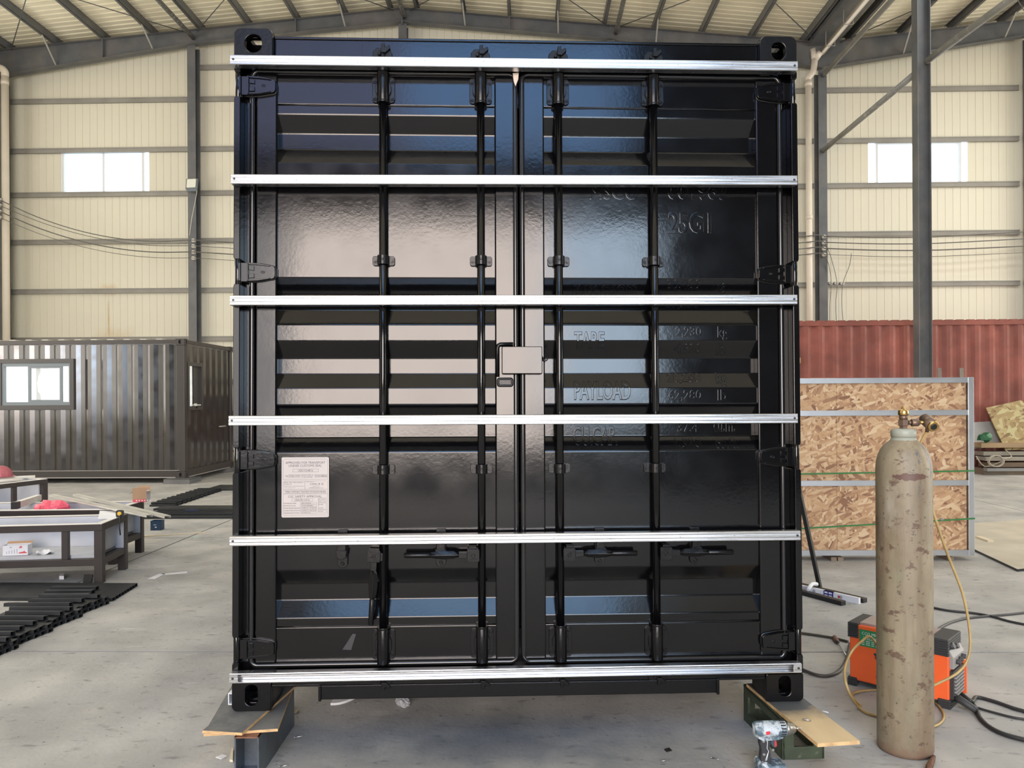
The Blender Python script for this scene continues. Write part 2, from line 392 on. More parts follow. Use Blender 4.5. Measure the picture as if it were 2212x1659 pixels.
# web stiffeners and fly braces
for x in (-10.35, -5.6, -.4): MB().box(x-.012, x+.012, YR-.09, YR-.005, rafter_z(x), roof_z(x)).build('web_stiffener', steel_grey, ceiling)
pale = mat('fly_brace_paint', (.36, .35, .32), .5)
for x in (-11.55, -9.15, -4.42, -1.5, .75, 3.1, 9.0, 11.4):
    a = Vector((x, YR-.55, roof_z(x)+.02)); b = Vector((x+.03, YR-.02, rafter_z(x)+.02))
    MB().bar(a, b, .035, .02).build('fly_brace', pale, ceiling)
# tie rods of the roof bracing
def rod(a, b, r=.011, name='tie_rod', m=None): return MB().cyl(a, b, r, 8).build(name, m or steel_grey, ceiling)
for xa, xb in ((-12.6, -8.3), (-8.0, -3.2), (-2.8, 2.0), (2.2, 7.0), (7.5, 12.0)):
    za, zb = roof_z(xa)-.06, roof_z(xb)-.06
    rod((xa, YR-.1, za), (xb, YR-5.2, zb)); rod((xb, YR-.1, zb), (xa, YR-5.2, za))
# strut pipes on top of the columns (along the hall), ridge plates
for x in (-8.25, 2.05):
    MB().cyl((x+.12, YR-5.5, roof_z(x)-.17), (x+.12, YR-.02, roof_z(x)-.17), .055, 12).build('strut_pipe', mat('flaked_pipe', (.16, .16, .155), .5, col2=(.33, .32, .30), c2s=14, c2lo=.52, c2hi=.58), ceiling)
for x in (-3.0,):
    MB().cyl((x+.05, YR-5.5, roof_z(x)-.2), (x+.05, YR-.02, roof_z(x)-.2), .055, 12).build('strut_pipe', MATS['flaked_pipe'], ceiling)
    MB().box(x-.02, x+.02, YR-.11, YR+.11, rafter_z(x)-.06, roof_z(x)+.05).build('ridge_plate', steel_grey, ceiling)
# valley gutter between the two spans
gz = roof_z(XR)
MB().prism([(XR-.32, gz+.22), (XR-.32, gz-.06), (XR+.30, gz-.06), (XR+.30, gz+.22), (XR+.27, gz+.22), (XR+.27, gz-.03), (XR-.29, gz-.03), (XR-.29, gz+.22)], 6.0, YB-.05, 'y').build('valley_gutter', steel_grey, ceiling)

# ---- back wall: cream sheets in strips, girts
wall_back = MB().box(-13.4, 27.6, YB+.10, YB+.16, 0, 2.2).build('wall_back', cream); struct(wall_back)
PW = .185
wins = [(-11.60, -9.53, 6.66, 7.72), (8.52, 10.58, 6.62, 7.69)]
def strip_mesh():
    mb = MB(); g = .006; d = .010
    mb.prism([(0, d), (g, 0), (PW-g, 0), (PW, d), (PW, .06), (0, .06)], 0, 1, 'z')
    me = mb.mesh('wall_panel', cream); return me
sm = strip_mesh()
def fix_normals(me):
    bm = bmesh.new(); bm.from_mesh(me); bmesh.ops.recalc_face_normals(bm, faces=bm.faces); bm.to_mesh(me); bm.free()
fix_normals(sm)
x = -13.3
while x < 13.6:
    top = roof_z(min(max(x, XL), XR2))+.225
    cuts = [(0, top)]
    for a, b, z0, z1 in wins:
        if x+PW > a and x < b: cuts = [(0, z0), (z1, top)]
    for z0, z1 in cuts: link('wall_panel', sm, wall_back, loc=(x, YB+.04, z0), scale=(1, 1, z1-z0))
    x += PW
mb = MB(); mb.add([(13.5, YB+.05, 0), (27.6, YB+.05, 0), (27.6, YB+.05, 10), (XR2, YB+.05, 11.1), (13.5, YB+.05, 10.8)], [(0, 1, 2, 3, 4)])
mb.build('wall_sheet', cream, wall_back)
girt_m = mat('girt_paint', (.30, .285, .25), .5, var=.12, vs=2)
for z in (.9, 1.95, 3.02, 4.225, 5.455, 6.635, 7.73, 8.965, 9.75):
    for xa, xb in ((-12.95, -8.35), (-8.15, -3.1), (-2.9, 1.95), (2.15, 7.0), (7.25, 11.95), (12.15, 17)):
        if z > 9.3 and not (xa > -9 and xb < 2): continue
        mb = MB(); mb.prism([(YB-.03, z-.06), (YB+.035, z-.06), (YB+.035, z+.06), (YB-.03, z+.06), (YB-.03, z+.035), (YB-.02, z+.035), (YB-.02, z-.035), (YB-.03, z-.035)], xa, xb, 'x')
        mb.build('wall_girt', girt_m, wall_back)
# windows
glass = bpy.data.materials.new('window_glass'); glass.use_nodes = True
n, l = NT(glass); n.clear(); out = n.new('ShaderNodeOutputMaterial'); mx = n.new('ShaderNodeMixShader'); tr = n.new('ShaderNodeBsdfTransparent'); gl = n.new('ShaderNodeBsdfGlossy')
gl.inputs['Roughness'].default_value = .05; tr.inputs[0].default_value = (.95, .97, .97, 1); mx.inputs[0].default_value = .08
l.new(tr.outputs[0], mx.inputs[1]); l.new(gl.outputs[0], mx.inputs[2]); l.new(mx.outputs[0], out.inputs[0])
white_frame = mat('window_frame_white', (.75, .76, .77), .4)
for k, (a, b, z0, z1) in enumerate(wins):
    wob = MB().ring([(a, z0), (b, z0), (b, z1), (a, z1)], [(a+.05, z0+.05), (b-.05, z0+.05), (b-.05, z1-.05), (a+.05, z1-.05)], YB+.02, YB+.1).build('window_%d' % (k+1), white_frame); struct(wob)
    mid = (a+b)/2
    for q in (mid,): MB().box(q-.02, q+.02, YB+.04, YB+.08, z0+.04, z1-.04).build('mullion', white_frame, wob)
    for p, q in ((a+.05, mid-.02), (mid+.02, b-.05)): MB().box(p, q, YB+.055, YB+.061, z0+.05, z1-.05).build('pane', glass, wob)

# ---- side and front walls (behind the camera)
struct(MB().box(-13.5, -13.24, YF, YB+.1, 0, 10.6).build('wall_left', cream))
struct(MB().box(27.6, 27.8, YF, YB+.1, 0, 10.6).build('wall_right', cream))
mb = MB()
mb.box(-13.5, -5.15, YF-.2, YF, 0, 11.5).box(4.2, 27.8, YF-.2, YF, 0, 11.5).box(-5.15, 4.2, YF-.2, YF, 5.62, 7.0)
mb.box(-5.15, -4.8, YF-.2, YF, 7.0, 11.5).box(-4.8, -1.0, YF-.2, YF, 9.6, 11.5).box(3.6, 4.2, YF-.2, YF, 7.0, 11.5).box(-1.0, 3.6, YF-.2, YF, 9.6, 11.5)
struct(mb.build('wall_front', mat('dark_grey_sheet', (.075, .077, .082), .6, var=.1)))
MB().box(-4.8, 3.6, YF-.12, YF-.10, 7.0, 9.6).build('sky_blocker_panel', mat('blue_opaque_sheet', (.10, .18, .34), .5), bpy.data.objects['wall_front'])  # unseen opaque panel, added to block the sky behind the clerestory lights
struct(MB().box(-40, 40, -60, YF-.2, -.2, -.03).build('ground', mat('yard_ground', (.22, .19, .16), .9, var=.15)))

# ---- steel columns
def h_column(name, x, y, h, fw_, dp, label, turn=False, z1=None, m=steel_grey, group=None):
    """H section: flanges face the camera unless turned"""
    t = thing(name, label, 'column', (x, y, 0), (0, 0, R(90) if turn else 0), group)
    tf = .012
    for s in (-1, 1): MB().box(-fw_/2, fw_/2, min(s*dp/2, s*(dp/2-tf)), max(s*dp/2, s*(dp/2-tf)), 0, h).build('flange', m, t)
    MB().box(-.005, .005, -dp/2+tf, dp/2-tf, 0, h).build('web', m, t)
    MB().box(-fw_/2-.08, fw_/2+.08, -dp/2-.08, dp/2+.08, 0, .025).build('base_plate', m, t)
    return t
h_column('steel_column', -8.19, YB-.17, rafter_z(-8.19)-.01, .20, .26, 'grey wall column standing behind the dark brown container, floodlight mounted on it')
h_column('steel_column', 7.10, YB-.20, 9.32, .20, .28, 'grey wall column behind the cream drainpipe on the right')
h_column('steel_column', 12.13, YB-.17, rafter_z(12.1)-.01, .20, .26, 'grey wall column at the right edge of the photo beside the cream wall')
h_column('steel_column', -12.97, YB-.25, 9.4, .30, .30, 'dark grey corner column at the left edge behind the cream drainpipe')
c = h_column('steel_column', -3.0, YB-.17, rafter_z(-3.0)-.01, .20, .26, 'short visible end of the grey wall column under the roof ridge')
h_column('steel_column', 2.05, YB-.17, rafter_z(2.05)-.01, .20, .26, 'grey wall column hidden behind the black container')
c2 = h_column('steel_column', 7.18, 14.14, 9.9, .21, .24, 'tall grey free-standing column in front of the red container', turn=True)

# ================================================================== BLACK CONTAINER (local: x right, y away from camera, z up; front face y = 0)
C_LOC = Vector((-.0348, 3.2738, .188)); C_ROT = Euler((R(-1.078), R(.178), R(3.384)))
CM = Matrix.Translation(C_LOC) @ C_ROT.to_matrix().to_4x4()
box_c = thing('shipping_container', 'large glossy black shipping container with closed double doors, propped up on blocks', 'container', C_LOC, C_ROT)
HW, HT, LEN = 1.219, 2.896, 6.058
# corner castings
def casting(x0, x1, y0, y1, z0, z1, hw, hh, hz, rad):
    cx = (x0+x1)/2; mb = MB(); t = .028
    k = 6
    outer = rrect(x0, x1, z0, z1, rad, k)
    hx = cx
    inner = rrect(hx-hw/2, hx+hw/2, hz-hh/2, hz+hh/2, min(hw, hh)/2-.001, k)
    mb.ring(outer, inner, min(y0, y0+t) if y1 > y0 else y0-t, max(y0, y0+t) if y1 > y0 else y0)
    ya, yb = (y0+t, y1) if y1 > y0 else (y1, y0-t)
    side = x0 if x0 < 0 else x1-.02
    mb.box(side, side+.02, ya, yb, z0+.004, z1-.02)
    topz = z1-.03 if z1 > 1 else z0
    mb.ring(rrect(x0+.004, x1-.004, ya, yb, .004, k), rrect(cx-.03, cx+.03, (ya+yb)/2-.05, (ya+yb)/2+.05, .02, k), topz, topz+.028, axis='z')
    inn = x1-.018 if x0 < 0 else x0
    mb.box(inn, inn+.018, ya, yb, z0+.004, z1-.02)
    return mb.build('corner_casting', black_rough, box_c, .004)
for s in (-1, 1):
    a, b = (-HW, -HW+.164) if s < 0 else (HW-.164, HW)
    casting(a, b, 0, .178, HT-.150, HT, .07 if s < 0 else .060, .077, 2.830, [.004, .004, .03, .03])
    casting(a, b, 0, .178, 0, .118, .052, .087, .066, [.022 if s < 0 else .006, .022 if s > 0 else .006, .006, .006])
    casting(a, b, LEN, LEN-.178, HT-.118, HT, .06, .077, 2.837, .012)
    casting(a, b, LEN, LEN-.178, 0, .118, .052, .087, .059, .012)
# door posts with the hinge zones left open
HZ = [2.655, 1.853, 1.053, .254]
for s in (-1, 1):
    mb = MB(); z = .118
    segs = []
    lo = .118
    for hz in sorted(HZ):
        segs.append((lo, hz-.052)); lo = hz+.052
    segs.append((lo, HT-.150))
    for a, b in segs:
        x0, x1 = (-HW, -1.191) if s < 0 else (1.191, HW)
        if b-a > .01: mb.prism([(x0+.004 if s < 0 else x0, a), (x1 if s < 0 else x1-.004, a), (x1, a+.01), (x1, b-.01), (x1 if s < 0 else x1-.004, b), (x0+.004 if s < 0 else x0, b), (x0, b-.012), (x0, a+.012)], .002, .06, 'y')
    mb.box(-HW+.004 if s < 0 else 1.16, -1.16 if s < 0 else HW-.004, .06, .16, .1, HT-.1)
    mb.build('corner_post', black, box_c, .003)
# header with its drip channel
mb = MB(); mb.box(-1.055, 1.055, .030, .11, 2.742, 2.872); mb.box(-1.055, 1.055, .024, .034, 2.862, 2.874)
mb.box(-1.055, 1.055, .016, .032, 2.742, 2.752); mb.box(-1.19, 1.19, .10, .16, 2.60, 2.872)
header = mb.build('door_header', black, box_c, .003)
MB().box(-1.03, -.68, .0275, .031, 2.782, 2.852).build('welded_patch', black, header)
# sill with fork cut-outs and end lips
mb = MB(); mb.box(-1.056, 1.056, .012, .12, .098, .150); mb.box(-.850, .843, .004, .12, .041, .100)
mb.box(-.858, -.846, -.004, .12, .036, .104); mb.box(.839, .851, -.004, .12, .036, .104); mb.box(-1.056, -.85, .006, .02, .096, .106); mb.box(.843, 1.056, .006, .02, .094, .104)
mb.box(-1.19, 1.19, .10, .16, .10, .30)
mb.build('door_sill', black_rough, box_c, .003)
# body
def corr(n, y0, y1, x, s, z0, z1, mb, d=.036):
    p = (y1-y0)/n; pr = []
    for k in range(n):
        q = y0+k*p; pr += [(x, q+p*.02), (x, q+p*.27), (x-s*d, q+p*.50), (x-s*d, q+p*.76)]
    pr.append((x, y1)); mb.sheet(pr, z0, z1, 'z')
for s in (-1, 1):
    mb = MB(); corr(21, .16, LEN-.16, s*(HW-.01), s, .15, HT-.1, mb); mb.build('side_panel', black, box_c)
    mb = MB(); mb.box(s*HW if s < 0 else HW-.06, -HW+.06 if s < 0 else HW, .17, LEN-.17, .03, .16); mb.build('bottom_side_rail', black, box_c)
    mb = MB(); mb.box(s*HW if s < 0 else HW-.06, -HW+.06 if s < 0 else HW, .17, LEN-.17, HT-.11, HT-.045); mb.build('top_side_rail', black, box_c)
MB().box(-HW+.02, HW-.02, .1, LEN-.02, HT-.06, HT-.045).build('roof_panel', black, box_c)
MB().box(-HW+.03, HW-.03, LEN-.06, LEN-.02, .05, HT-.06).build('end_panel', black, box_c)
for k in range(14): MB().box(-HW+.06, HW-.06, .35+k*.42, .40+k*.42, .035, .15).build('cross_member', black, box_c)
MB().box(-HW+.05, HW-.05, .15, LEN-.1, .15, .178).build('floor_deck', mat('deck_ply', (.16, .10, .06), .7, var=.2), box_c)

# doors: horizontally ribbed leaf, face at y = .05
PF = [(2.586, .05), (2.546, .05), (2.475, .086), (2.405, .086), (2.336, .05), (1.838, .05), (1.767, .086), (1.700, .086), (1.633, .05), (1.5625, .05),
      (1.490, .086), (1.422, .086), (1.357, .05), (1.286, .05), (1.2115, .086), (1.145, .086), (1.081, .05), (.577, .05), (.513, .086), (.442, .086), (.373, .05), (.337, .05)]
def prof_y(z):
    if z >= PF[0][0] or z <= PF[-1][0]: return .05
    for (a, ya), (b, yb) in zip(PF, PF[1:]):
        if b <= z <= a: return ya+(yb-ya)*(a-z)/(a-b)
def make_door(x0, x1, s):
    """x0..x1 the ribbed field, s = side of the hinges"""
    mb = MB()
    # ribbed field, subdivided so the sheet can ripple a little
    nx = 10; rows = []
    zz = [2.586]
    for (a, ya), (b, yb) in zip(PF, PF[1:]):
        k = max(1, int(abs(a-b)/.11)) if ya == yb else 1
        zz += [a+(b-a)*(i+1)/k for i in range(k)]
    vs = []
    for z in zz:
        for i in range(nx+1):
            x = x0+(x1-x0)*i/nx; y = prof_y(z)
            edge = min(i, nx-i)/nx
            pass
            vs.append((x, y, z))
    fs = [(r*(nx+1)+i, r*(nx+1)+i+1, (r+1)*(nx+1)+i+1, (r+1)*(nx+1)+i) for r in range(len(zz)-1) for i in range(nx)]
    mb.add(vs, fs)
    mb.box(x0-.005, x1+.005, .046, .09, 2.588, 2.722); mb.box(x0-.005, x1+.005, .046, .09, .187, .335)
    mb.box(x0-.005, x1+.005, .10, .11, .187, 2.722)
    door = mb.build('door', black, box_c, .004)
    door.modifiers[0].angle_limit = R(15); door.modifiers[0].segments = 3
    # weld seams over and under the ribbed field
    for z in (2.587, .336): MB().tube([(x0+.002+(x1-x0-.004)*i/12, .049, z+.0012*math.sin(i*2.3)) for i in range(13)], .0038, 6).build('weld_seam', black_rough, door)
    # stiles
    inn = x1 if s < 0 else x0
    for a, b in (((-1.134, x0), (x1, -.0225)) if s < 0 else ((.0165, x0), (x1, 1.140))):
        MB().box(a, b, .036, .09, .187, 2.722).build('door_stile', black, door, .006)
        MB().tube([(a+.004 if abs(a) > abs(b) else b-.004, .036, .22+.26*i) for i in range(10)], .002, 6)
    # rubber gasket lip all round
    a, b = (-1.152, -.018) if s < 0 else (.012, 1.154)
    pts = [(p[0], .046, p[1]) for p in rrect(a, b, .176, 2.730, .028, 5)]
    MB().tube(pts, .0125, 10, closed=True).build('gasket', mat('gasket_painted', (.010, .010, .011), .15, spec=.6), door)
    # hinges
    for hz in HZ:
        mb = MB(); h = .040; k = s
        X = lambda u: u*(-k) if False else u*k
        pl = [(X(1.052), hz-h*.62), (X(1.048), hz-h*.4), (X(1.048), hz+h*.4), (X(1.052), hz+h*.62), (X(1.062), hz+h*.72), (X(1.115), hz+h*.95), (X(1.150), hz+h), (X(1.192), hz+h), (X(1.192), hz-h), (X(1.150), hz-h), (X(1.115), hz-h*.95), (X(1.062), hz-h*.72)]
        mb.prism(pl, .016, .037, 'y'); mb.tube([(p_[0], .037, p_[1]) for p_ in pl], .0045, 6, closed=True)
        for q in (-1, 1):
            mb.prism([(X(1.066), hz+q*h*.60), (X(1.066), hz+q*h*.70), (X(1.118), hz+q*h*.93), (X(1.158), hz+q*h*.97), (X(1.158), hz+q*h*.80), (X(1.118), hz+q*h*.74)], .009, .017, 'y')
            mb.prism([(X(1.134), hz+q*h*.15), (X(1.134), hz+q*h*.62), (X(1.156), hz+q*h*.66), (X(1.156), hz+q*h*.22)], .010, .017, 'y')
        mb.box(min(X(1.158), X(1.164)), max(X(1.158), X(1.164)), .006, .03, hz-h*.98, hz+h*.98)
        ov = [(X(1.098)+.0095*math.cos(R(30*i)), hz+.0062*math.sin(R(30*i))) for i in range(12)]
        ov2 = [(X(1.098)+.0072*math.cos(R(30*i)), hz+.0042*math.sin(R(30*i))) for i in range(12)]
        mb.ring(ov, ov2, .0145, .017)
        for q in (-.003, 0, .003): mb.box(X(1.098)+q-.0008, X(1.098)+q+.0008, .0150, .017, hz-.003, hz+.003)
        mb.box(min(X(1.192), X(1.212)), max(X(1.192), X(1.212)), .006, .03, hz-h*.95, hz+h*.95)
        mb.cyl((X(1.204), .018, hz-.056), (X(1.204), .018, hz+.056), .0135, 12)
        mb.build('hinge', black, door, .0018)
    return door
doorL = make_door(-1.045, -.108, -1); doorR = make_door(.108, 1.046, 1)
# lock rods, guides, brackets, cams, handles, catches
def bolt(mb, x, z, y, r=.0085):
    mb.cyl((x, y-.004, z), (x, y+.002, z), r*1.25, 12); mb.cyl((x, y-.010, z), (x, y-.003, z), r*.85, 6); mb.cyl((x, y-.012, z), (x, y-.009, z), r*.45, 8)
RODS = [(-.589, doorL), (-.168, doorL), (.170, doorR), (.587, doorR)]
RY = .022
for x, dr in RODS:
    MB().cyl((x, RY, .100), (x, RY, 2.800), .0168, 16).build('lock_rod', black, dr)
    for z0, z1, up in ((2.596, 2.709, True), (.195, .321, False)):
        mb = MB(); mb.prism(rrect(x-.049, x+.049, z0, z1, .014), .038, .047, 'y')
        mb.cyl((x, RY, z0-.012 if not up else z0-.004), (x, RY, z1+.012), .0255, 18)
        ring = z1+.012 if not up else z0-.004
        mb.cyl((x, RY, ring-.005), (x, RY, ring+.005), .0275, 18)
        for q in (-1, 1):
            mb.prism([(x+q*.022, z0+.02), (x+q*.034, z0+.045), (x+q*.034, z1-.045), (x+q*.022, z1-.02)], .026, .042, 'y')
        mb.build('rod_guide', black_rough, dr, .0015)
        for q in (-1, 1):
            for z in (z0+.019, z1-.019):
                mb = MB(); bolt(mb, x+q*.0385, z, .037); mb.build('bolt', black_rough, dr)
    for z in (1.908, 1.008):
        mb = MB(); mb.prism(rrect(x-.048, x+.048, z-.021, z+.021, .010), .040, .047, 'y')
        sad = [(x+.024*math.cos(R(a)), RY-.004-.019*math.sin(R(a))) for a in range(0, 181, 20)]
        sad = [(x+.026, .044)]+sad+[(x-.026, .044)]
        mb.prism(sad, z-.020, z+.020, 'z')
        mb.cyl((x, -.006, z+.002), (x, .003, z+.002), .0045, 8)
        mb.build('rod_bracket', black_rough, dr, .0015)
        for q in (-1, 1):
            mb = MB(); bolt(mb, x+q*.0365, z, .039, .0075); mb.build('bolt', black_rough, dr)
    for z, q in ((2.798, 1.2), (.110, -1)):
        mb = MB()
        mb.prism([(x-.044, z-.03*q), (x-.042, z+.006*q), (x-.026, z+.020*q), (x+.024, z+.018*q), (x+.040, z+.002*q), (x+.044, z-.03*q)], .006, .030, 'y')
        mb.prism([(x-.006, z+.0*q), (x-.004, z+.030*q), (x+.010, z+.032*q), (x+.012, z+.018*q), (x+.030, z+.026*q), (x+.034, z+.014*q), (x+.014, z-.002*q)], -.006, .016, 'y')
        mb.cyl((x-.014, -.004, z-.004*q), (x-.014, .012, z-.004*q), .007, 8); mb.cyl((x, RY, z-.04*q), (x, RY, z+.01*q), .021, 14)
        mb.build('locking_cam', mat('cam_black', (.004, .004, .0045), .35, spec=.22), dr, .002)
def handle(x, z, s, dr, hang=False):
    """hub beside the rod and a flattened lever ending in a round grip"""
    if hang: M = Matrix.Translation((x-.034, 0, z)) @ Matrix.Rotation(R(93), 4, 'Y')
    else: M = Matrix.Translation((x+s*.036, 0, z)) @ (Matrix.Identity(4) if s > 0 else Matrix.Scale(-1, 4, (1, 0, 0)))
    hub = MB(); hub.prism(rrect(-.026, .026, -.029, .026, .007), -.012, .030, 'y', M=M)
    hub.prism([(-.016, .026), (-.012, .036), (.018, .036), (.022, .026)], -.006, .028, 'y', M=M)
    ci = [(.008*math.cos(R(30*i)), -.002+.008*math.sin(R(30*i))) for i in range(12)]; co = [(.0058*math.cos(R(30*i)), -.002+.0058*math.sin(R(30*i))) for i in range(12)]
    hub.ring(ci, co, -.0145, -.011, M=M)
    hub.build('handle_hub', black_rough, dr, .002)
    lv = MB()
    lv.box(.026, .062, -.008, .014, -.013, .012, M=M)
    secs = [(.062, .010, .006), (.082, .017, .004), (.125, .020, .003), (.160, .017, .004), (.188, .010, .007)]
    vs = []
    for u, h, t in secs: vs += [M @ Vector(p) for p in ((u, -.002-t, -.001), (u, .004, h), (u, .006+t, -.001), (u, .004, -h))]
    fs = [(i*4+j, i*4+(j+1) % 4, i*4+4+(j+1) % 4, i*4+4+j) for i in range(4) for j in range(4)]
    lv.add(vs, fs+[(3, 2, 1, 0), (16, 17, 18, 19)])
    lv.tube([M @ Vector((u, .002, 0)) for u in (.182, .187, .288, .294)], [.0095, .0118, .0118, .009], 12)
    lv.build('door_handle', black_rough, dr, .0012)
handle(-.589, .645, -1, doorL, hang=True); handle(-.168, .645, -1, doorL); handle(.170, .645, 1, doorR); handle(.587, .645, 1, doorR)
for x, dr in ((-.764, doorL), (-.343, doorL), (.343, doorR), (.760, doorR)):
    mb = MB(); mb.prism(rrect(x-.022, x+.022, .588, .750, [.020, .020, .006, .006]), .038, .047, 'y')
    mb.prism([(x-.024, .668), (x-.020, .640), (x-.008, .628), (x+.008, .628), (x+.020, .640), (x+.024, .668)], .006, .016, 'y')
    mb.box(x-.018, x+.018, .010, .04, .655, .70); mb.cyl((x, .032, .606), (x, .041, .606), .010, 10); mb.cyl((x, .026, .606), (x, .034, .606), .006, 8)
    mb.build('handle_catch', black_rough, dr, .002)
# lock box over the meeting stiles, hood, hook, small plate
mb = MB(); mb.prism(rrect(-.080, .094, 1.416, 1.534, .006), -.004, .004, 'y')
mb.box(-.080, -.074, .0, .038, 1.416, 1.534); mb.box(.088, .094, .0, .038, 1.416, 1.534); mb.box(-.080, .094, .0, .038, 1.528, 1.534)
mb.build('lock_box', black, doorR, .004)
MB().tube([(-.098, .028, 1.405), (-.098, .028, 1.530), (-.094, .028, 1.541), (-.086, .028, 1.545), (-.03, .028, 1.546)], .009, 8).build('lock_box_hood', black_rough, doorL)
MB().tube([(.097, .02, 1.490), (.098, .016, 1.484), (.100, .014, 1.478), (.106, .013, 1.473), (.113, .013, 1.474), (.118, .013, 1.481), (.120, .013, 1.494)], .0028, 8).build('hook', black_rough, doorR)
o1 = rrect(-.098, -.032, 1.364, 1.399, .008); i1 = rrect(-.091, -.039, 1.371, 1.392, .003)
mb = MB(); mb.tube([(p_[0], .036, p_[1]) for p_ in rrect(-.095, -.035, 1.367, 1.396, .006)], .006, 8, closed=True); mb.box(-.091, -.039, .033, .040, 1.371, 1.392); mb.build('seal_plate', black_rough, doorL)
# torn tape at the top of the meeting edge, rust chip
scrap = mat('torn_tape', (.72, .60, .50), .6)
mb = MB(); mb.add([(-.028, .020, 2.726), (-.002, .018, 2.728), (-.004, .019, 2.700), (-.016, .016, 2.668), (-.024, .019, 2.69)], [(0, 1, 2, 3, 4)]); mb.add([(-.028, .024, 2.726), (-.002, .024, 2.728), (-.004, .024, 2.700), (-.016, .022, 2.668), (-.024, .024, 2.69)], [(0, 1, 2, 3, 4)])
mb.build('torn_tape', scrap, doorL)
# embossed old lettering under the paint, following the ribs
def emboss(txt, u0, w0, u1, w1, dr, name='embossed_lettering'):
    vs, fs = text_mesh(txt, .02, .035)
    ax = min(v.x for v in vs); bx = max(v.x for v in vs); ay = min(v.y for v in vs); by = max(v.y for v in vs)
    bm = bmesh.new(); bv = [bm.verts.new((u0+(v.x-ax)/(bx-ax)*(u1-u0), -v.z*.030, w0+(v.y-ay)/(by-ay)*(w1-w0))) for v in vs]
    for f in fs:
        try: bm.faces.new([bv[i] for i in f])
        except ValueError: pass
    for z, y in PF:
        if w0 < z < w1: bmesh.ops.bisect_plane(bm, geom=bm.verts[:]+bm.edges[:]+bm.faces[:], plane_co=(0, 0, z), plane_no=(0, 0, 1))
    for v in bm.verts: v.co.y += prof_y(v.co.z)-.0004
    bmesh.ops.recalc_face_normals(bm, faces=bm.faces)
    me = bpy.data.meshes.new(name); bm.to_mesh(me); bm.free(); me.materials.append(black)
    link(name, me, dr)
for t in (('MSCU', .305, 2.182, .522, 2.262), ('001967', .654, 2.184, .926, 2.264), ('25G1', .653, 2.036, .846, 2.132),
          ('MAX GROSS', .235, 1.750, .520, 1.815), ('30,480', .650, 1.785, .80, 1.833), ('kg', .87, 1.775, .917, 1.833), ('67,200', .650, 1.706, .80, 1.756),
          ('TARE', .237, 1.530, .372, 1.604), ('2,230', .684, 1.576, .802, 1.626), ('kg', .871, 1.562, .918, 1.627), ('4,920', .684, 1.502, .802, 1.550), ('lb', .871, 1.502, .912, 1.552),
          ('PAYLOAD', .236, 1.3025, .486, 1.388), ('28,250', .651, 1.376, .80, 1.424), ('kg', .869, 1.362, .916, 1.425), ('62,280', .651, 1.297, .80, 1.348), ('lb', .869, 1.299, .911, 1.349),
          ('CU.CAP.', .235, 1.105, .430, 1.191), ('37.4', .699, 1.160, .794, 1.208), ('cu.m.', .861, 1.161, .961, 1.206), ('1,320', .680, 1.090, .80, 1.136), ('cu.ft.', .861, 1.090, .965, 1.138)):
    emboss(*t, doorR)
emboss('71', 1.063, 2.184, 1.130, 2.262, doorR)
# data plate
plate_m = mat('plate_aluminium', (.50, .455, .43), .5, var=.04); ink = mat('plate_ink', (.09, .08, .08), .7)
P0, P1, Q0, Q1 = -1.0244, -.8231, .8042, 1.0616
def U(f): return P0+(P1-P0)*f
def V(f): return Q1-(Q1-Q0)*f
mb = MB(); mb.prism(rrect(P0, P1, Q0, Q1, .006), .0435, .0465, 'y')
yy = .0431
def frame(a, b, c, d, t=.0007):
    x0, x1, z1, z0 = U(a), U(b), V(c), V(d)
    mb.ring([(x0, z0), (x1, z0), (x1, z1), (x0, z1)], [(x0+t, z0+t), (x1-t, z0+t), (x1-t, z1-t), (x0+t, z1-t)], yy, .0434, 1)
def line(t, a, b, c, d): text_into(mb, t, U(a), V(d), U(b), V(c), yy, 1)
frame(.03, .975, .03, .37); frame(.03, .975, .395, .535); frame(.03, .975, .55, .60); frame(.03, .975, .612, .965)
line('APPROVED FOR TRANSPORT', .08, .92, .070, .110); line('UNDER CUSTOMS SEAL', .15, .85, .122, .160)
frame(.235, .775, .195, .247); line('USA/110-48/16', .35, .66, .202, .238)
line('TYPE', .075, .13, .300, .330); frame(.145, .40, .290, .335); line('CN25-19-07', .16, .38, .297, .327)
line("MANUFACTURER'S NO.", .415, .68, .286, .308); line('OF THE CONTAINER', .42, .655, .318, .340); frame(.70, .96, .290, .335); line('CXA2-00B206', .71, .95, .297, .327)
line('IDENT. NO. MSCU 001967 1', .05, .47, .408, .428); line('OWNER  B.V.', .05, .22, .440, .456); line('Medium Cargo Transportation Limited', .05, .47, .474, .490); line('www.medcargo.com', .05, .28, .500, .514)
frame(.49, .4935, .395, .535); line('MANUFACTURED BY', .52, .68, .405, .417); line('CIMC', .60, .765, .432, .462); line('QINGDAO CIMC', .65, .80, .477, .489); line('CONTAINER INDUSTRIES CO., LTD', .58, .88, .502, .520)
for a, b, c, d in ((.79, .80, .43, .462), (.775, .82, .44, .4445), (.84, .885, .432, .436), (.852, .858, .432, .462), (.835, .89, .458, .462), (.87, .876, .44, .462)): mb.box(U(a), U(b), yy, .0434, V(d), V(c), 1)
line('TIMBER COMPONENT TREATMENT IM/THIOLEUM 400/2004', .07, .935, .560, .590)
line('CSC SAFETY APPROVAL', .14, .85, .635, .672); frame(.21, .665, .688, .732); line('USA/CB-110/16', .28, .59, .696, .726)
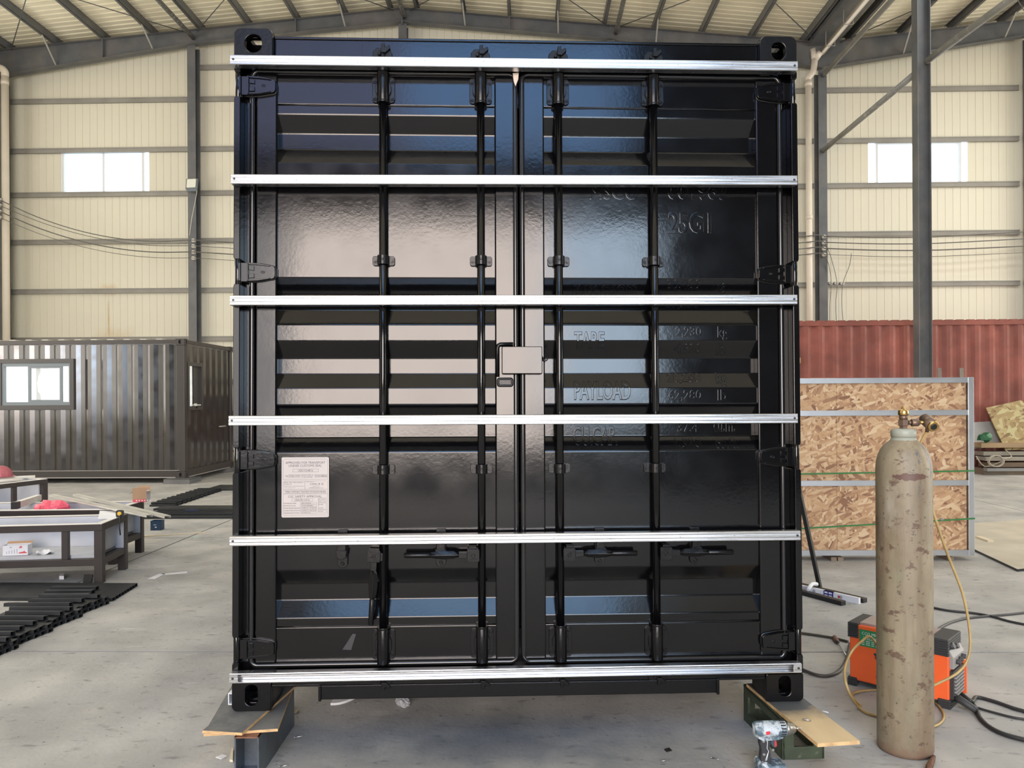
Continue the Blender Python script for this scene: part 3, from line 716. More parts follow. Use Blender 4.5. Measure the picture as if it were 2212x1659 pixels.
for k, (t, v) in enumerate((('DATE MANUFACTURED', '05/2004'), ('IDENTIFICATION NO.', 'CXA2-00B206'), ('MAXIMUM OPERATING GROSS MASS', '30,480 KG   67,200 LB'), ('ALLOWABLE STACKING LOAD FOR 1.8G', '216,000 KG  476,190 LB'), ('TRANSVERSE RACKING TEST FORCE', '15,240 KG'))):
    y0 = .752+k*.040
    line(t, .045, (.31, .30, .385, .385, .375)[k], y0+.004, y0+.024); frame(.395, .74, y0-.002, y0+.028, .0006); line(v, .42, (.62, .66, .73, .73, .61)[k], y0+.004, y0+.022)
frame(.77, .945, .68, .93)
for k, t in enumerate(('FIRST MAINT-', 'ENANCE EXAM-', 'INATION DATE', '05/2009', '', 'ACEP', 'OF EXAMINATION', 'USA 0001')):
    if t: line(t, .782, .935 if len(t) > 8 else .88, .694+k*.0285, .710+k*.0285)
for a, b in ((.04, .03), (.96, .03), (.04, .385), (.96, .385), (.04, .965), (.96, .965)): mb.cyl((U(a), .041, V(b)), (U(a), .0435, V(b)), .0042, 10)
mb.build('data_plate', [plate_m, ink], doorL)
# faded tape mark low on the left door
mb = MB(); mb.add([(-.75, .0452, .262), (-.722, .0452, .305), (-.708, .0452, .303), (-.722, .0452, .258), (-.728, .0452, .236), (-.766, .0452, .238)], [(0, 1, 2, 3, 4, 5)])
mb.build('tape_residue', mat('tape_residue', (.028, .028, .031), .4), doorL)

# ---- galvanised rails fixed across the doors
def rail(label, u0, w0, u1, w1, flip=False):
    L = math.hypot(u1-u0, w1-w0); a = math.atan2(w1-w0, u1-u0); h = .0205
    M = CM @ Matrix.Translation((u0, 0, w0)) @ Matrix.Rotation(-a, 4, 'Y')
    o = bpy.data.objects.new('galvanised_rail', None); COL.objects.link(o); o.matrix_world = M; o.empty_display_size = .05
    tag(o, label, 'rail', 'galvanised rails across the container doors')
    if not flip:
        pr = [(-.001, -h), (-.040, -h), (-.0425, -h+.003), (-.0425, -h+.010), (-.0412, -h+.0115), (-.0412, -.006), (-.0425, -.0045), (-.0425, .0045), (-.0412, .006), (-.0412, h-.0115), (-.0425, h-.010), (-.0425, h-.003), (-.040, h), (-.001, h), (-.001, h-.002), (-.0385, h-.002), (-.0395, h-.0035), (-.0395, -h+.0035), (-.0385, -h+.002), (-.001, -h+.002)]
    else:
        pr = [(-.041, -h), (-.002, -h), (-.0005, -h+.002), (-.0005, h-.002), (-.002, h), (-.041, h), (-.042, h-.0045), (-.040, h-.0045), (-.0385, h-.0025), (-.004, h-.0025), (-.003, h-.004), (-.003, .004), (-.012, .002), (-.012, -.006), (-.003, -.008), (-.003, -h+.004), (-.004, -h+.0025), (-.0385, -h+.0025), (-.040, -h+.0045), (-.042, -h+.0045)]
    mb = MB(); mb.prism(pr, 0, L, 'x'); mb.build('channel', galv, o, .0008)
    yf = -.0425 if not flip else -.003
    for x in (.014, L-.014):
        if flip:
            s = 0 if x < .1 else L-.034
            MB().box(s, s+.034, -.045, -.041, -h+.003, h-.002).build('end_tab', galv, o)
            yf = -.045
        mb = MB(); mb.cyl((x, yf-.0022, .001), (x, yf+.001, .001), .0052, 12); mb.build('screw', mat('screw_dark', (.06, .06, .06), .4, metal=.6), o)
    if not flip:
        mb = MB()
        for k in range(1, 9): mb = MB().cyl((L*k/9.+.02*math.sin(k*3), -.0428, h*.2*math.sin(k*5)), (L*k/9.+.02*math.sin(k*3), -.0405, h*.2*math.sin(k*5)), .0016, 8); mb.build('punch_mark', dark_hole, o)
    return o
rail('galvanised rail across the container top, topmost of the six', -1.2214, 2.7398, 1.2042, 2.7459)
rail('galvanised rail across the container doors, second from the top, above the embossed 25G1', -1.2158, 2.2342, 1.1969, 2.249)
rail('galvanised rail across the container doors, third from the top, above the lock box', -1.2179, 1.7237, 1.1914, 1.7329)
rail('galvanised rail across the container doors, fourth from the top, above the data plate', -1.2218, 1.2202, 1.188, 1.2209)
rail('galvanised rail across the container doors just above the door handles', -1.2163, .7186, 1.1948, .7198)
rail('lowest galvanised rail along the container sill, open side facing out', -1.2143, .1513, 1.1928, .1568, True)

# ================================================================== SUPPORTS UNDER THE CONTAINER
def cw(u, d, w_): return CM @ Vector((u, d, w_))
ply_edge = mat('plywood_edge', (.62, .40, .20), .7, var=.25, vs=30, stretch=(1, 1, 6))
ply_grey = mat('ply_face_oversprayed', (.16, .16, .155), .6, var=.2, vs=8, col2=(.09, .095, .10), c2s=6)
def slab(name, pts, ztop, t, mats, label, cat, group=None, edge_mi=1):
    """flat board from four plan corners"""
    mb = MB(); n = len(pts)
    vs = [(p[0], p[1], ztop) for p in pts]+[(p[0], p[1], ztop-t) for p in pts]
    mb.add(vs, [tuple(range(n))], 0); mb.add(vs, [tuple(range(n, 2*n))[::-1]]+[(i, (i+1) % n, n+(i+1) % n, n+i) for i in range(n)], edge_mi)
    o = mb.build(name, mats); return tag(o, label, cat, group)
zl = cw(-1.219, 0, 0).z-.001; zr = cw(1.219, 0, 0).z-.001
T1 = .011
a, b = atZ(437, 1578, zl), atZ(523, 1583, zl); cc_, dd_ = atZ(575, 1537, zl), atZ(497, 1500, zl)
e = (cc_-b); e.normalize()
slab('plywood_sheet', [a, b, b+e*.55, a+e*.55], zl, T1, [ply_grey, ply_edge], 'grey-sprayed plywood sheet directly under the container corner on the left', 'plywood')
a2, b2 = atZ(440, 1585, zl-T1-.001), atZ(600, 1574, zl-T1-.001); c2_ = atZ(632, 1487, zl-T1-.001)
e2 = (c2_-b2); L2 = e2.length; e2.normalize()
slab('plywood_sheet', [a2, b2, b2+e2*.75, a2+e2*.75], zl-T1-.001, T1, [ply_grey, ply_edge], 'wider plywood sheet with pale split front edge, lower of the two under the left corner', 'plywood')
# steel box beam under the left plywood
zb = zl-2*T1-.003
pL, pR = atZ(506, 1592, zb), atZ(560, 1590, zb)
beam = thing('steel_beam', 'short bluish steel beam standing end-on under the plywood on the left', 'beam', (pL.x, pL.y, 0), (0, 0, math.atan2(pR.y-pL.y, pR.x-pL.x)-R(4)))
bw = (pR-pL).length; beam_m = mat('mill_steel', (.13, .155, .185), .35, metal=.5, var=.25, vs=7, col2=(.09, .10, .11), c2s=5)
rusty = mat('rusty_edge', (.22, .10, .06), .7, var=.3, vs=20)
MB().box(0, .006, 0, .5, 0, zb).build('flange', beam_m, beam); MB().box(bw-.006, bw, 0, .5, 0, zb).build('flange', beam_m, beam)
MB().box(.006, bw-.006, .10, .5, 0, zb).build('web', beam_m, beam); MB().box(0, bw, .0, .5, zb-.006, zb).build('top_flange', rusty, beam)
MB().box(.006, bw-.006, 0.0, .5, .0, .006).build('bottom_flange', beam_m, beam)
# right: board and green welded stool
brd = [atZ(1766, 1606, zr), atZ(1857, 1600, zr)]
br_b = atZ(1602, 1468, zr); e = (br_b-brd[0]); e.normalize()
pine = mat('pale_board', (.66, .50, .29), .6, var=.10, vs=12, stretch=(1, .3, 1))
def spray_nodes(mm, center, r0, r1, dark):
    n, l = NT(mm); b = n['Principled BSDF']; geo = n.new('ShaderNodeNewGeometry')
    old = b.inputs['Base Color'].links[0].from_socket
    d = n.new('ShaderNodeVectorMath'); d.operation = 'DISTANCE'; l.new(geo.outputs['Position'], d.inputs[0]); d.inputs[1].default_value = center
    nz = n.new('ShaderNodeTexNoise'); nz.inputs['Scale'].default_value = 14; nz.inputs['Detail'].default_value = 6; l.new(geo.outputs['Position'], nz.inputs['Vector'])
    a = n.new('ShaderNodeMath'); a.operation = 'MULTIPLY_ADD'; l.new(nz.outputs[0], a.inputs[0]); a.inputs[1].default_value = .12; l.new(d.outputs['Value'], a.inputs[2])
    mr = n.new('ShaderNodeMapRange'); mr.inputs[1].default_value = r1; mr.inputs[2].default_value = r0; l.new(a.outputs[0], mr.inputs[0])
    mx = n.new('ShaderNodeMix'); mx.data_type = 'RGBA'; l.new(mr.outputs[0], mx.inputs[0]); l.new(old, mx.inputs[6]); mx.inputs[7].default_value = (*dark, 1)
    l.new(mx.outputs[2], b.inputs['Base Color'])
spray_nodes(pine, tuple(cw(1.10, .25, 0)), .38, .50, (.085, .09, .092))     # black paint overspray next to the container
pe = e.copy()
slab('wooden_board', [brd[0], brd[1], brd[1]+e*.62, brd[0]+e*.62], zr, .014, [pine, mat('pale_board_edge', (.60, .40, .20), .7, var=.3, vs=25)], 'pale wooden board under the right container corner, sprayed black near the container', 'board')
green = mat('dark_green_paint', (.045, .062, .038), .5, var=.25, vs=12, col2=(.10, .115, .085), c2s=22, c2lo=.60, c2hi=.72)
zs = zr-.016
st0 = atZ(1690, 1642, 0); st1 = atZ(1781, 1639, 0)
ang = math.atan2(st1.y-st0.y, st1.x-st0.x)
stool = thing('steel_stool', 'dark green welded steel stool holding up the right corner of the container', 'stool', st0, (0, 0, ang))
sw = (st1-st0).length; SD = .40
# frame: shear so that the long side runs along the board
sx = e.copy(); sx = Matrix.Rotation(-ang, 3, 'Z') @ sx; sk = sx.x/sx.y*.55
def skew(mb):
    mb.v = [(x+sk*y, y, z) for x, y, z in mb.v]; return mb
mb = MB(); mb.ring([(0, 0), (sw, 0), (sw, zs), (0, zs)], [(.050, .052), (sw-.045, .052), (sw-.045, zs-.028), (.050, zs-.028)], 0, .012); skew(mb).build('front_frame', green, stool, .002)
mb = MB(); mb.ring([(0, 0), (sw, 0), (sw, zs), (0, zs)], [(.050, .052), (sw-.045, .052), (sw-.045, zs-.028), (.050, zs-.028)], SD-.012, SD); skew(mb).build('back_frame', green, stool, .002)
for x0 in (0, sw-.012):
    mb = MB(); mb.ring([(0, 0), (SD, 0), (SD, zs), (0, zs)], [(.055, .05), (SD-.05, .05), (SD-.05, zs-.04), (.055, zs-.04)], x0, x0+.012, axis='x'); skew(mb).build('side_frame', green, stool, .002)
mb = MB(); mb.box(0, sw, 0, SD, zs-.012, zs-.0005); skew(mb).build('top_plate', green, stool)
# back supports of the container
for s in (-1, 1):
    p = cw(s*1.08, LEN-.1, 0); tag(MB().box(p.x-.15, p.x+.15, p.y-.2, p.y+.1, 0, p.z-.004).build('timber_block', mat('old_timber', (.22, .17, .12), .8, var=.2)), 'timber block under the %s rear corner of the black container' % ('left' if s < 0 else 'right'), 'block')

# ================================================================== RIGHT SIDE
# ---- gas cylinder
CX, CY = 1.592, 3.30
cyl_m = mat('cylinder_paint', (.26, .22, .148), .5, var=.20, vs=9, vdet=10, col2=(.20, .145, .095), c2s=5, c2lo=.48, c2hi=.64, bump=.2, bs=30, stretch=(1, 1, .45), bdist=.004)
def cyl_nodes():
    mm = cyl_m; n, l = NT(mm); b = n['Principled BSDF']; tc = [x for x in n if x.type == 'TEX_COORD'][0]
    old = b.inputs['Base Color'].links[0].from_socket
    def layer(old, stretch, scale, lo, hi, col, amt, off=(0, 0, 0)):
        mp = n.new('ShaderNodeMapping'); mp.inputs['Scale'].default_value = stretch; mp.inputs['Location'].default_value = off; l.new(tc.outputs['Object'], mp.inputs[0])
        nz = n.new('ShaderNodeTexNoise'); nz.inputs['Scale'].default_value = scale; nz.inputs['Detail'].default_value = 9; nz.inputs['Roughness'].default_value = .65; l.new(mp.outputs[0], nz.inputs['Vector'])
        mr = n.new('ShaderNodeMapRange'); mr.inputs[1].default_value = lo; mr.inputs[2].default_value = hi; mr.inputs[4].default_value = amt; l.new(nz.outputs[0], mr.inputs[0])
        mx = n.new('ShaderNodeMix'); mx.data_type = 'RGBA'; l.new(mr.outputs[0], mx.inputs[0]); l.new(old, mx.inputs[6]); mx.inputs[7].default_value = (*col, 1); return mx.outputs[2]
    s = layer(old, (1, 1, .35), 3.2, .56, .70, (.17, .24, .14), .5, (3, 1, 0))      # green tint
    s = layer(s, (1, 1, .4), 4, .60, .72, (.40, .38, .31), .6, (7, 2, 5))            # pale worn paint
    s = layer(s, (1, 1, .09), 13, .47, .70, (.14, .095, .06), .62, (2, 8, 1))         # brown streaks
    s = layer(s, (1, 1, 1.2), 42, .60, .66, (.07, .05, .04), .8, (4, 4, 1))
    s = layer(s, (1, 1, 1.4), 16, .585, .635, (.11, .065, .045), .85)                   # rust flecks
    s = layer(s, (1, 1, .22), 7, .655, .675, (.10, .10, .11), .85, (1, 5, 2))        # dark scrapes
    # big rust patch below the shoulder
    sub = n.new('ShaderNodeVectorMath'); sub.operation = 'SUBTRACT'; l.new(tc.outputs['Object'], sub.inputs[0]); sub.inputs[1].default_value = (-.02, -.108, 1.165)
    ml = n.new('ShaderNodeVectorMath'); ml.operation = 'MULTIPLY'; l.new(sub.outputs[0], ml.inputs[0]); ml.inputs[1].default_value = (1.0, .4, 4.2)
    ln = n.new('ShaderNodeVectorMath'); ln.operation = 'LENGTH'; l.new(ml.outputs[0], ln.inputs[0])
    nz = n.new('ShaderNodeTexNoise'); nz.inputs['Scale'].default_value = 40; l.new(tc.outputs['Object'], nz.inputs['Vector'])
    ad = n.new('ShaderNodeMath'); ad.operation = 'MULTIPLY_ADD'; l.new(nz.outputs[0], ad.inputs[0]); ad.inputs[1].default_value = .09; l.new(ln.outputs['Value'], ad.inputs[2])
    mr = n.new('ShaderNodeMapRange'); mr.inputs[1].default_value = .112; mr.inputs[2].default_value = .106; l.new(ad.outputs[0], mr.inputs[0])
    mx = n.new('ShaderNodeMix'); mx.data_type = 'RGBA'; l.new(mr.outputs[0], mx.inputs[0]); l.new(s, mx.inputs[6]); mx.inputs[7].default_value = (.115, .06, .045, 1)
    # rusty foot
    sp = n.new('ShaderNodeSeparateXYZ'); l.new(tc.outputs['Object'], sp.inputs[0])
    a2 = n.new('ShaderNodeMath'); a2.operation = 'MULTIPLY_ADD'; l.new(nz.outputs[0], a2.inputs[0]); a2.inputs[1].default_value = .06; l.new(sp.outputs['Z'], a2.inputs[2])
    m2 = n.new('ShaderNodeMapRange'); m2.inputs[1].default_value = .085; m2.inputs[2].default_value = .05; m2.inputs[4].default_value = .8; l.new(a2.outputs[0], m2.inputs[0])
    mx2 = n.new('ShaderNodeMix'); mx2.data_type = 'RGBA'; l.new(m2.outputs[0], mx2.inputs[0]); l.new(mx.outputs[2], mx2.inputs[6]); mx2.inputs[7].default_value = (.20, .125, .085, 1)
    l.new(mx2.outputs[2], b.inputs['Base Color'])
cyl_nodes()
gc = thing('gas_cylinder', 'worn olive-cream gas cylinder with rust patches and brass valve standing on the floor', 'gas cylinder', (CX, CY, 0))
r = .1095
prof = [(r-.018, 0), (r-.004, .004), (r, .018), (r, 1.185), (r*.985, 1.215), (r*.93, 1.245), (r*.84, 1.270), (r*.70, 1.292), (r*.56, 1.304), (r*.46, 1.314), (r*.42, 1.325)]
MB().lathe(prof, n=48).build('body', cyl_m, gc)
MB().lathe([(.056, 1.303), (.052, 1.312), (.0455, 1.328)], n=32).build('collar', mat('neck_paint', (.33, .34, .28), .45, var=.1), gc)
MB().lathe([(.047, 1.326), (.050, 1.329), (.050, 1.352), (.044, 1.360), (.016, 1.362)], n=32).build('neck_ring', MATS['neck_paint'], gc)
brass = mat('brass', (.55, .36, .14), .3, metal=1.0, var=.15, vs=30); bronze = mat('dull_bronze', (.20, .135, .095), .45, metal=.7, var=.15, vs=30)
valve = MB(); valve.lathe([(.017, 1.358), (.017, 1.372), (.022, 1.374), (.022, 1.398), (.017, 1.400)], n=6, sm=False); valve.cyl((0, 0, 1.398), (0, 0, 1.420), .0165, 16)
valve = valve.build('valve_body', bronze, gc)
MB().lathe([(.0195, 1.418), (.021, 1.421), (.021, 1.436), (.018, 1.440), (.010, 1.441), (.006, 1.452), (.003, 1.456)], n=20).build('valve_knob', brass, gc)
ro = MB(); ro.cyl((.02, 0, 1.386), (.034, 0, 1.386), .009, 12); ro.tube([(.032, 0, 1.386), (.034, 0, 1.386), (.062, 0, 1.386), (.066, 0, 1.386)], [.013, .016, .016, .012], 8); ro.build('outlet_nut', bronze, gc)
MB().cyl((.064, 0, 1.386), (.094, -.004, 1.388), .006, 10).build('inlet_stem', brass, gc)
reg = MB(); reg.cyl((.104, .03, 1.400), (.106, -.036, 1.372), .0245, 22)
reg.build('regulator', bronze, gc)
rg = MB(); d = Vector((.002, -.066, -.028)); d.normalize()
c0 = Vector((.106, -.037, 1.3715)); rg.tube([c0, c0+d*.006], [.0245, .021], 22); rg.build('regulator_rim', brass, gc)
MB().tube([c0+d*.005, c0+d*.008], [.015, .012], 18).build('regulator_knob', rubber, gc)
MB().cyl((.102, 0, 1.378), (.100, .002, 1.345), .0075, 10).build('outlet_barb', bronze, gc)
# ---- hose: from the regulator, round behind the cylinder to a coil on the floor
def smooth(pts, k=8):
    pts = [Vector(p) for p in pts]; out = []
    for i in range(len(pts)-1):
        p0 = pts[max(i-1, 0)]; p1 = pts[i]; p2 = pts[i+1]; p3 = pts[min(i+2, len(pts)-1)]
        for j in range(k):
            t = j/k; out.append(.5*((2*p1)+(-p0+p2)*t+(2*p0-5*p1+4*p2-p3)*t*t+(-p0+3*p1-3*p2+p3)*t**3))
    return out+[pts[-1]]
hose_m = mat('yellow_hose', (.42, .30, .12), .4, var=.2, vs=18)
hp = [Vector((CX+.100, CY+.002, 1.35)), atY(1979, 985, 3.34), atY(1996, 1035, 3.36), atY(2006, 1075, 3.38), atY(2022, 1125, 3.40), atY(2048, 1200, 3.42), atY(2077, 1275, 3.44), atY(2090, 1330, 3.44), atY(2096, 1385, 3.43), atY(2090, 1425, 3.42), atY(2070, 1452, 3.42), atY(2035, 1472, 3.43), atY(2003, 1482, 3.45), atY(1950, 1470, 3.50), atY(1905, 1410, 3.55), atY(1880, 1376, 3.56), atY(1862, 1385, 3.56), atY(1840, 1407, 3.55), atY(1826, 1440, 3.55), atY(1826, 1470, 3.56), atY(1836, 1500, 3.56), atZ(1850, 1522, .02), atZ(1872, 1540, .008), atZ(1920, 1553, .008), atZ(1985, 1570, .008), atZ(2020, 1568, .008), atZ(2038, 1553, .008), atZ(2034, 1533, .008), atZ(2004, 1505, .008), atZ(1950, 1490, .008), atZ(1880, 1491, .008), atZ(1847, 1496, .010), atZ(1842, 1506, .014), atZ(1860, 1525, .016)]
tag(MB().tube(smooth(hp), .0058, 8).build('gas_hose', hose_m), 'yellow gas hose hanging from the cylinder valve and coiled on the floor', 'hose')
# ---- welding machine
orange = mat('orange_sheet', (.86, .13, .03), .42, var=.06, vs=8); plast = mat('charcoal_plastic', (.035, .035, .036), .55); panel_g = mat('grey_panel', (.28, .27, .26), .5)
wp0 = atZ(1834, 1478, 0); wp1 = atZ(2056, 1534, 0)
wang = math.atan2(wp1.y-wp0.y, wp1.x-wp0.x)
wm = thing('welding_machine', 'orange welding machine with black corner guards behind the gas cylinder', 'welding machine', wp0, (0, 0, wang))
WL, WW, WH = (wp1-wp0).length, .20, .335
mb = MB(); mb.prism([(.004, .03), (WL-.012, .03), (WL-.012, .245), (WL-.055, .325), (.004, WH-.018)], .0, WW, 'y'); mb.build('case', orange, wm, .006)
MB().box(.05, WL-.08, .02, WW-.02, WH-.026, WH-.006).build('top_panel', mat('dusty_top', (.38, .30, .26), .6, var=.1), wm)
for x0, x1, z0, z1 in ((-.004, .050, WH-.085, WH-.008), (WL-.095, WL-.012, WH-.085, WH-.004)):
    mb = MB()
    for k in range(7): mb.box(x0+k*.002*(0 if x0 < 0 else 1), x1, -.006, WW+.006, z0+k*(z1-z0)/7., z0+(k+.72)*(z1-z0)/7.)
    mb.box(x0+.002, x1-.002, -.003, WW+.003, z0, z1); mb.build('corner_guard', plast, wm, .002)
for x0, x1 in ((-.006, .042), (WL-.060, WL-.004)):
    mb = MB()
    for k in range(4): mb.box(x0, x1, -.006, WW+.006, .0+k*.0105, .008+k*.0105)
    mb.box(x0+.002, x1-.002, -.003, WW+.003, 0, .044); mb.build('corner_foot', plast, wm, .002)
MB().box(.0, WL, .01, WW-.01, .02, .032).build('base', plast, wm)
MB().prism([(WL-.018, .19), (WL+.006, .19), (WL+.006, .245), (WL-.036, .320), (WL-.06, .320)], .012, WW-.012, 'y').build('control_panel', panel_g, wm, .003)
for y, z, rr in ((.05, .285, .016), (.10, .275, .013), (.06, .218, .012), (.10, .222, .012), (.145, .226, .012)):
    x = WL+.006-max(0, z-.245)*.55; dn = Vector((.9, 0, .42)) if z > .245 else Vector((1, 0, 0))
    MB().cyl((x-.01, y, z), Vector((x-.01, y, z))+dn*.028, rr, 14).build('dial', plast, wm)
MB().box(WL-.014, WL+.004, .015, WW-.015, .045, .18).build('grille_backing', plast, wm)
for c in (.03, .105):
    for k in range(7): MB().box(WL+.002, WL+.012, c, c+.066, .056+k*.017, .064+k*.017).build('louver', panel_g, wm)
MB().prism([(WL-.012, .03), (WL+.014, .03), (WL+.014, .19), (WL-.012, .22)], WW-.012, WW+.004, 'y').build('side_lip', orange, wm)
slot = mat('vent_slot', (.25, .035, .02), .6)
for k in range(15): MB().box(WL-.20, WL-.11, -.0035, .001, .070+k*.0105, .0745+k*.0105).build('vent_slot', slot, wm)
mb = MB(); mb.box(.055, .17, -.004, .001, .215, .300); mb.build('label_sticker', mat('green_label', (.03, .22, .08), .4), wm)
mb = MB()
text_into(mb, 'CO2 MIG', .068, .275, .150, .290, -.0048); text_into(mb, 'WELDER', .075, .252, .145, .266, -.0048)
for k in range(3): text_into(mb, '-- --- -- ---', .068, .224+k*.009, .155, .228+k*.009, -.0048)
mb.build('label_print', mat('label_white', (.7, .75, .7), .5), wm)
mb = MB()
for (x, z) in ((.125, .175), (.135, .060)): mb.prism([(x, z+.012), (x+.012, z), (x+.006, z-.010), (x+.018, z-.016), (x+.018, z+.006), (x+.006, z+.018)], -.004, .001, 'y')
mb.build('printed_mark', plast, wm)
# ---- cables on the floor
cable_m = mat('black_cable', (.022, .022, .022), .5)
def cable(label, pts, r_=.007, name='power_cable', m_=None, group=None):
    q = [p if isinstance(p, Vector) else atZ(p[0], p[1], r_+.001) for p in pts]
    return tag(MB().tube(smooth(q), r_, 8).build(name, m_ or cable_m), label, 'cable', group)
cable('black cable running right from behind the gas cylinder towards the frame edge', [(1960, 1300), (2003, 1310), (2050, 1319), (2100, 1324), (2140, 1331), (2180, 1342), (2230, 1352)], .008)
cable('grey curved cable looping behind the orange machine', [(2015, 1374), (2026, 1360), (2050, 1346), (2085, 1336), (2130, 1331), (2180, 1327), (2230, 1321)], .008, m_=mat('grey_cable', (.07, .07, .068), .5))
cf = wm.matrix_world if False else Matrix.Translation(wp0) @ Matrix.Rotation(wang, 4, 'Z')
cable('thick welding cable from the plug on the orange machine, lower one', [cf @ Vector((WL+.01, .04, .045)), cf @ Vector((WL+.05, .03, .035)), (2100, 1520), (2110, 1535), (2118, 1552), (2140, 1572), (2175, 1588), (2230, 1602)], .010)
tag(MB().tube([cf @ Vector((WL+.0, .04, .05)), cf @ Vector((WL+.03, .035, .046)), cf @ Vector((WL+.10, .02, .020))], [.016, .018, .015], 12).build('cable_plug', plast), 'black plug at the front of the orange machine', 'plug')
cable('welding cable leading right from the clamp beside the orange machine', [cf @ Vector((WL+.01, .12, .05)), cf @ Vector((WL+.06, .10, .03)), (2110, 1506), (2150, 1516), (2190, 1530), (2230, 1541)], .009)
cable('thin cable lying between the two welding cables', [(2095, 1522), (2115, 1530), (2150, 1540), (2190, 1550), (2230, 1556)], .006)
cable('brown-green cable from the container to the orange machine', [(1700, 1364), (1735, 1368), (1770, 1373), (1800, 1378), (1832, 1386)], .008, m_=mat('olive_cable', (.05, .045, .03), .6))
cable('dark hose curving on the floor beside the lowest rail', [(1700, 1432), (1735, 1447), (1765, 1458), (1792, 1459), (1815, 1447), (1830, 1420), (1836, 1390)], .009, m_=mat('dark_hose', (.05, .047, .043), .5))
# ---- screwdriver
s0, s1 = atZ(1802, 1376, .016), atZ(1826, 1413, .012)
dv = (s1-s0); sd = thing('screwdriver', 'brown-handled screwdriver lying on the floor near the orange machine', 'screwdriver', s0)
dl = dv.length; dv.normalize()
MB().tube([dv*t for t in (0, .01, .03, .07, .088, .094)], [.010, .015, .014, .014, .012, .008], 10).build('handle', mat('brown_handle', (.13, .06, .035), .4), sd)
MB().tube([dv*.092, dv*.11], .009, 10).build('ferrule', rubber, sd); MB().tube([dv*.108, dv*(dl+.06)], .0032, 8).build('blade', zinc, sd)
# ---- black tubes and spirit level on the floor beyond
def lying_bar(name, pa, pb, wd, ht, m_, label, cat, z=0.0, group=None, extra=.6):
    d = (pb-pa); d.z = 0; d.normalize(); a = pa-d*extra
    o = MB().bar((a.x, a.y, z+ht/2), (pb.x, pb.y, z+ht/2), wd, ht).build(name, m_, None, .001); return tag(o, label, cat, group)
tube_m = mat('black_powder_coat', (.011, .012, .013), .42)
lying_bar('steel_tube', atZ(1726, 1268), atZ(1869, 1302), .05, .032, tube_m, 'long black square tube lying behind the white spirit level', 'tube')
lying_bar('steel_tube', atZ(1726, 1282), atZ(1822, 1308), .05, .032, tube_m, 'shorter black square tube lying in front of the white spirit level', 'tube')
la, lb = atZ(1726, 1275), atZ(1857, 1305)
d = (lb-la); d.normalize(); la2 = la-d*.5
lv = thing('spirit_level', 'white spirit level with blue sticker lying on black tubes', 'spirit level', (la2.x, la2.y, 0), (0, 0, math.atan2(d.y, d.x)))
LL = (lb-la2).length
MB().box(0, LL, -.012, .012, .0, .045).build('body', mat('level_white', (.72, .74, .78), .35), lv, .001)
MB().box(LL-.28, LL-.20, -.0128, .0128, .002, .045).build('sticker', mat('blue_sticker', (.03, .03, .22), .4), lv)
mb = MB()
for x in (LL-.272, LL-.237):
    for z in (.006, .028): mb.box(x, x+.026, -.0134, -.0126, z, z+.012)
mb.build('sticker_windows', MATS['level_white'], lv)
for x in (LL-.14, LL-.36, LL-.56): MB().cyl((x, -.0132, .022), (x, .0132, .022), .013, 16).build('vial_ring', mat('vial_grey', (.35, .36, .38), .4), lv)
MB().cyl((LL-.155, -.0136, .022), (LL-.155, -.012, .022), .010, 14).build('red_mark', mat('red_mark', (.5, .06, .05), .4), lv)
tag(MB().tube(smooth([atZ(1742, 1282, .0)+Vector((0, 0, .002)), atZ(1747, 1272, .05), atZ(1754, 1262, .075), atZ(1764, 1262, .06)]), .016, 6).build('paper_strip', mat('paper_white', (.75, .76, .78), .6)), 'curled white paper strip hanging over the spirit level', 'paper')
# ---- prop bar leaning on the container side
pb0 = atZ(1771, 1270, 0); pb1 = atY(1722, 1040, 5.75); pd = pb1-pb0
pb2 = pb0+pd*1.6
tag(MB().bar(pb0+Vector((0, 0, .001)), pb2, .028, .028).build('prop_bar', tube_m), 'thin black bar leaning against the container above the spirit level', 'bar')
